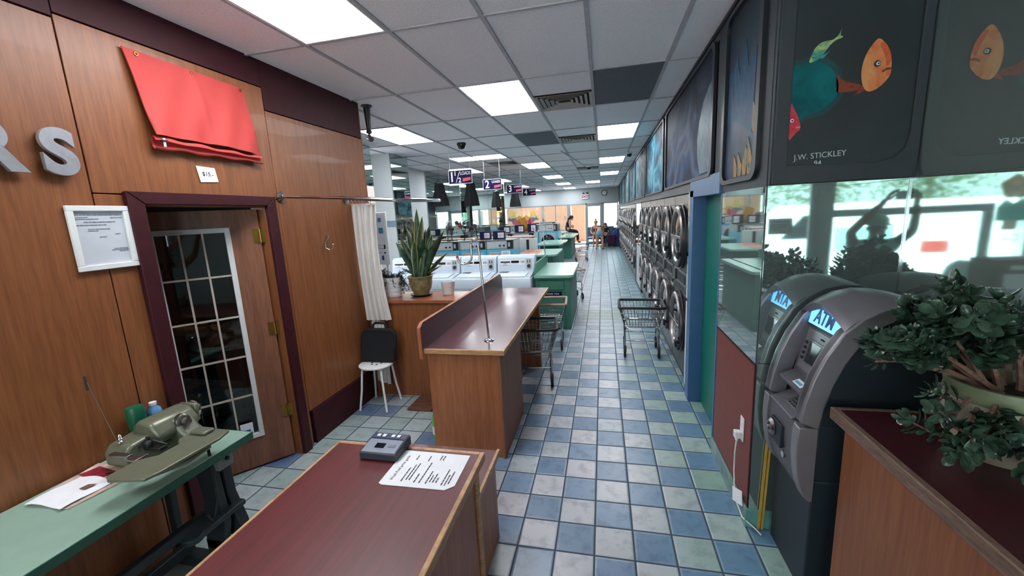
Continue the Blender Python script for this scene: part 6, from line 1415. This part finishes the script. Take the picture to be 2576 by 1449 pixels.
personbody('girl in denim shorts bending forward in the aisle, seen from behind', (x, y, 0), 'skin', [('body', 'skin', body, 2),
    ('top', 'blackcloth', [[(x, y+.20, .965, .118), (x, y+.34, 1.02, .122), (x, y+.44, 1.035, .09)]], 2), ('shorts', 'denim' if 'denim' in MT else MT.setdefault('denim', plain('pale denim', (104, 146, 164), .8)), [[(x, y+.08, .88, .122), (x, y, .80, .132), (x+s_*.11, y-.01, .72, .102), (x+s_*.13, y+.0, .58, .090)] for s_ in (-1, 1)], 2),
    ('sandals', 'black', [[(x+s_*.15, y-.05, .028, .034), (x+s_*.165, y+.08, .024, .03)] for s_ in (-1, 1)], 1)],
    hair=[((x, y+.60, .99), (.09, .11, .10)), ((x, y+.50, 1.0), (.10, .09, .07)), ((x, y+.64, .82), (.08, .06, .16))])
# tailor behind the glazed door
x, y = -3.62, 2.30
t = thing('work_table', 'work table with laundry pile seen through the glazed door', 'table', (-3.35, 3.0, 0))
MB().box(-3.75, 2.55, .78, -2.85, 3.55, .82).build('tabletop', 'irongrey', t)
for a, b in ((-3.7, 2.6), (-2.9, 2.6), (-3.7, 3.5), (-2.9, 3.5)): MB().box(a-.02, b-.02, 0, a+.02, b+.02, .78).build('leg', 'irongrey', t)
t = thing('laundry_pile', 'crumpled pile of white clothes on the office work table', 'clothes', (-3.3, 3.0, .82)); t['kind'] = 'stuff'
def lpile(u, v): 
    a = 2*pi*u; r_ = .42*(1-v*.999); return (-3.3+r_*cos(a), 3.02+r_*sin(a), .823+.16*(1-(1-v)**2)+.03*sin(a*5+v*9)*v*(1-v)*3+.02*sin(a*11+v*23)*(1-v)*v*3)
MB().grid(lpile, 60, 20).build('cloth', plain('white pile of clothes', (200, 196, 192), .85, var=.3, s=22), t, ang=80)
body = [[(x, y, .90, .14), (x, y, 1.05, .135), (x+.04, y+.05, 1.22, .14), (x+.08, y+.10, 1.34, .10), (x+.10, y+.13, 1.40, .055), *head((x+.14, y+.17, 1.50), (.7, .7, 0), .105)],
        [(x+.08, y+.10, 1.34, .10), (x+.20, y-.02, 1.30, .06), (x+.34, y+.05, 1.08, .045), (x+.42, y+.26, 1.02, .035), (x+.43, y+.31, 1.02, .03)], [(x+.08, y+.10, 1.34, .10), (x-.04, y+.22, 1.30, .06), (x+.04, y+.38, 1.08, .045), (x+.24, y+.42, 1.02, .035), (x+.28, y+.42, 1.02, .03)],
        *[[(x, y, .90, .14), (x+s_*.10, y, .80, .09), (x+s_*.10, y, .45, .065), (x+s_*.10, y, .08, .04), (x+s_*.10+.06, y+.08, .035, .032)] for s_ in (-1, 1)]]
body += hand((x+.43, y+.31, 1.02), (0, 1, -.1), 1, (0, 0, -1))+hand((x+.28, y+.42, 1.02), (1, .1, -.1), -1, (0, 0, -1))
MT['shirtblue'] = plain('grey blue shirt', (120, 140, 166), .85, var=.05)
personbody('tailor in a grey blue shirt working behind the glazed door', (x, y, 0), 'skin', [('body', 'skin', body, 2),
    ('shirt', 'shirtblue', [[(x, y, .84, .155), (x, y, 1.05, .148), (x+.04, y+.05, 1.22, .153), (x+.08, y+.10, 1.33, .115)], [(x+.08, y+.10, 1.33, .115), (x+.20, y-.02, 1.30, .074), (x+.28, y+.02, 1.17, .062)], [(x+.08, y+.10, 1.33, .115), (x-.04, y+.22, 1.30, .074), (x+.0, y+.31, 1.17, .062)]], 2),
    ('trousers', 'blackcloth', [[(x, y, .90, .15), (x+s_*.10, y, .80, .105), (x+s_*.10, y, .45, .08), (x+s_*.10, y, .10, .065)] for s_ in (-1, 1)], 2), ('shoes', 'black', [[(x+s_*.10, y, .045, .045), (x+s_*.10+.07, y+.10, .04, .04)] for s_ in (-1, 1)], 1)],
    (x+.14, y+.17, 1.50), (.7, .7, 0), [((x+.115, y+.145, 1.56), (.11, .11, .09))], 'black', True)
o_l = bpy.data.lights.new('office_lamp', 'POINT'); o_l.energy = 10; o_l.shadow_soft_size = .2; ol = bpy.data.objects.new('office_lamp', o_l); COL.objects.link(ol); ol.location = (-3.6, 1.3, 2.2)
t = thing('ceiling_lamp', 'small round lamp on the back office ceiling', 'lamp', (-3.6, 1.3, 2.5)); MB().lathe([(.10, 2.499), (.10, 2.47), (.0, 2.46)], (-3.6, 1.3, 0), 18).build('globe', plain('lit globe', (255, 240, 220), .5, em=3), t)

# ================================================================ OUTSIDE
MT['asphalt'] = plain('pale asphalt', (176, 178, 182), .9, var=.06, s=3)
struct(MB().box(-24, -34, -.22, 18, FY-.1, -.12).build('ground_front', 'asphalt')); struct(MB().box(-12, BY+.15, -.22, 8, BY+14, -.12).build('ground_rear', 'asphalt'))
t = thing('building', 'peach coloured building wall outside the open exit door', 'building', (-1.5, 27.5, 0))
MB().box(-7, 27.0, -.12, -1.0, 28, 4.2).build('wall', plain('peach stucco', (150, 108, 84), .8, var=.03), t); MB().box(-7, 26.98, 2.45, -1.0, 27.0, 2.50).box(-7, 26.98, .9, -1.0, 27.0, .94).build('ledge_line', 'wood2', t)
MB().box(-1.95, 26.96, -.12, -1.2, 27.0, 2.2).build('door', plain('peach door', (136, 94, 70), .7), t)
t = thing('parked_car', 'pale car parked beyond the far window', 'car', (1.8, 29, -.12))
def carbody(t, x, y, L, W_, Hc, mt, rz=0, glass_=True):
    pf = [(-L/2, .25), (-L/2, .62*Hc/1.5), (-L*.36, .72*Hc/1.5), (-L*.24, .98*Hc), (L*.18, Hc), (L*.36, .70*Hc/1.1), (L/2, .66*Hc/1.1), (L/2, .25)]
    MB().prism([(x+a, b-.12) for a, b in pf], 'y', y-W_/2, y+W_/2).build('body', mt, t, bev=.08)
    MB().prism([(x-L*.22, .62*Hc-.1), (x-L*.20, .93*Hc-.12), (x+L*.16, .94*Hc-.12), (x+L*.27, .64*Hc-.1)], 'y', y-W_/2-.01, y+W_/2+.01).build('side_window', 'screen', t, bev=.02)
    for a in (-.32, .32):
        for s_ in (-1, 1): MB().lathe([(.0, -.1), (.2, -.1), (.33, -.08), (.33, .08), (.2, .1), (.0, .1)], (x+a*L, y+s_*(W_/2-.06), .21), 22, 'y').build('wheel', 'rubber', t)
carbody(t, 1.8, 29, 4.3, 1.7, 1.45, plain('silver car paint', (200, 206, 212), .25))
MT['vanwhite'] = plain('white van paint', (238, 240, 242), .3, var=.01); 
t = thing('van', 'white delivery van outside the shop front, seen in the mirror', 'van', (-3.6, -8.5, -.12))
MB().prism([(-6.9, .2), (-6.9, 1.95), (-6.8, 2.1), (-2.3, 2.1), (-1.7, 1.25), (-1.0, 1.1), (-.9, .9), (-.9, .2)], 'y', -9.4, -7.6).build('body', 'vanwhite', t, bev=.06)
MB().prism([(-2.95, 1.25), (-2.95, 1.85), (-2.35, 1.85), (-1.85, 1.25)], 'y', -9.42, -7.58).build('cab_window', 'screen', t)
MB().box(-4.4, -7.6, .9, -3.1, -7.585, 1.5).build('side_print', plain('faded teal print', (150, 196, 196), .5), t); MB().box(-5.6, -7.6, .8, -5.0, -7.585, 1.1).build('red_print', 'red', t)
for x_ in (-5.9, -1.9):
    for y_ in (-9.35, -7.65): MB().lathe([(.0, -.1), (.22, -.1), (.36, -.08), (.36, .08), (.22, .1), (.0, .1)], (x_, y_, .24), 22, 'y').build('wheel', 'rubber', t)
t = thing('parked_car', 'white estate car outside the shop front, seen in the mirror', 'car', (1.6, -7, -.12)); carbody(t, 1.6, -7.0, 4.2, 1.7, 1.5, 'vanwhite')
t = thing('bus', 'orange and white bus on the far side of the parking lot, seen in the mirror', 'bus', (1.0, -18, -.12))
MB().prism([(-2.0, .3), (-2.0, 2.5), (-1.8, 2.75), (3.9, 2.75), (4.0, 2.6), (4.0, .3)], 'y', -19, -17).build('body', plain('orange bus paint', (232, 132, 66), .35), t, bev=.08); MB().box(-1.8, -17.0, 1.5, 3.8, -16.98, 2.2).build('window_band', 'greypanel', t); MB().box(-2.0, -17.0, .95, 4.0, -16.975, 1.2).build('white_stripe', 'vanwhite', t)
for x_ in (-.8, 2.8): MB().lathe([(.0, -.1), (.25, -.1), (.42, -.08), (.42, .08), (.25, .1), (.0, .1)], (x_, -17.05, .30), 22, 'y').build('wheel', 'rubber', t)
MT['treeleaf'] = plain('sunlit foliage', (92, 128, 76), .8, var=.3, s=2); MT['bark'] = plain('bark', (96, 80, 66), .9)
def tree(label, x, y, h_, r_, seed):
    t = thing('tree', label, 'tree', (x, y, -.12), group='trees across the parking lot'); q = random.Random(seed)
    MB().tube([(x, y, -.12), (x+.1, y, h_*.4), (x-.1, y+.1, h_*.75)], [.22, .16, .08], 8).tube([(x+.1, y, h_*.4), (x+.9, y, h_*.7)], [.10, .04], 6).tube([(x+.1, y, h_*.45), (x-.9, y+.2, h_*.72)], [.10, .04], 6).build('trunk', 'bark', t)
    m = MB()
    for k in range(1500):
        a, b, c_ = [max(-.82, min(.82, q.gauss(0, .42))) for _ in range(3)]; c_ *= .9; p = Vector((x+a*r_*1.3, y+b*r_, h_*.5+c_*h_*.55)); d = Vector((q.uniform(-1, 1), q.uniform(-1, 1), q.uniform(-.6, .8))).normalized()*q.uniform(.16, .30); s_ = d.orthogonal().normalized()*.10
        m.add([p-d*.5, p+s_, p+d*.5, p-s_], [(0, 1, 2, 3)])
    m.build('crown', 'treeleaf', t, smooth=False)
for k, (x_, y_, h_) in enumerate(((-17, -26, 6.5), (-11.5, -27, 7), (-6, -26, 6), (-.5, -27, 7), (5, -26.5, 6.5), (10.5, -26, 6.5))): tree(ORD[k]+' leafy tree from the left across the parking lot, seen in the mirror', x_, y_, h_, 2.4, k+3)
for o in list(COL.objects):
    if o.parent is None and (o.name.startswith('ground_front') or (o.get('category') in ('car', 'van', 'bus', 'tree') and o.location.y < 0)): o.location.z -= .42
# window stickers and notices on the shop front (readable from outside, so mirrored from inside)
t = thing('window_decal', 'window decal of a blonde woman with glasses in a turquoise shirt', 'decal', (-2.12, FY+.01, 1.3))
dy = FY-.018
def dec(n, poly, mt, d): MB().prism(poly, 'y', dy+d, dy+d+.001).build(n, mt, t, smooth=False)
MT['shirtteal'] = plain('turquoise print', (104, 206, 200), .6); MT['facepink'] = plain('pale skin print', (236, 206, 190), .6)
dec('hair', ell(-2.14, 1.86, .15, .14, 0, 22, lambda a: 1+.10*sin(a*5)), 'blonde', 0); dec('face', ell(-2.14, 1.84, .075, .10), 'facepink', .0015)
dec('shirt', [(-2.33, 1.45), (-2.33, 1.62), (-2.22, 1.72), (-2.14, 1.66), (-2.06, 1.72), (-1.98, 1.62), (-1.98, 1.45)], 'shirtteal', .0005); dec('hands', [(-2.2, 1.34), (-2.2, 1.46), (-2.06, 1.46), (-2.04, 1.34)], 'facepink', .002)
m = MB(); m.ring((-2.17, dy+.003, 1.85), .024, .003, 'y', 16, 4).ring((-2.11, dy+.003, 1.85), .024, .003, 'y', 16, 4); m.build('glasses', 'ink', t)
text('decal_lettering', 'Dai', .13, (-2.15, dy+.002, 1.24), (90, 0, 0), 'ink', t, .0006)
t = thing('notice', 'grey printed notice taped to the shop window, seen in the mirror', 'notice', (.35, FY, 1.5)); MB().prism([(.25, 1.38), (.55, 1.38), (.55, 1.60), (.25, 1.60)], 'y', FY-.004, FY-.002).build('sheet', 'greypanel', t); lines('print', t, (.52, FY-.0015, 1.56), (-1, 0, 0), (0, 0, -1), [(0, .24, .0, .012), (0, .22, .04), (0, .2, .07), (0, .12, .1)], h=.008, nrm=(0, 1, 0))
MB().box(.30, FY-.03, 1.42, .34, FY-.004, 1.44).build('tape', 'paper', t)
t = thing('storage_box', 'brown box with white papers on the shop window sill, seen in the mirror', 'box', (-2.1, FY+.15, 0))
MB().box(-2.35, FY+.02, 0, -1.75, FY+.38, 1.02).build('body', plain('taupe box', (116, 96, 92), .8), t, bev=.01); MB().box(-2.2, FY+.38, .55, -1.85, FY+.384, .85).box(-2.1, FY+.38, .9, -1.9, FY+.383, .95).build('paper_sheet', 'paper', t)
# stickers on the far window
t = thing('window_poster', 'colourful pink and yellow stickers covering the far left window', 'poster', (-3.7, BY+.02, 1.4))
q = random.Random(9)
for k, (c_, n_) in enumerate((((214, 90, 130), 'pink_sticker'), ((236, 190, 90), 'yellow_sticker'), ((236, 236, 240), 'white_sticker'), ((120, 126, 150), 'grey_sticker'), ((220, 110, 140), 'pink_sticker'), ((240, 206, 120), 'yellow_sticker'))):
    cx, cz = q.uniform(-4.1, -3.5), q.uniform(1.25, 1.95); MB().prism(ell(cx, cz, q.uniform(.14, .24), q.uniform(.12, .22), 0, 18, lambda a: 1+.25*sin(a*4+k)), 'y', BY+.012-k*.0012, BY+.013-k*.0012).build(n_, plain(n_.replace('_', ' '), c_, .6), t, smooth=False)
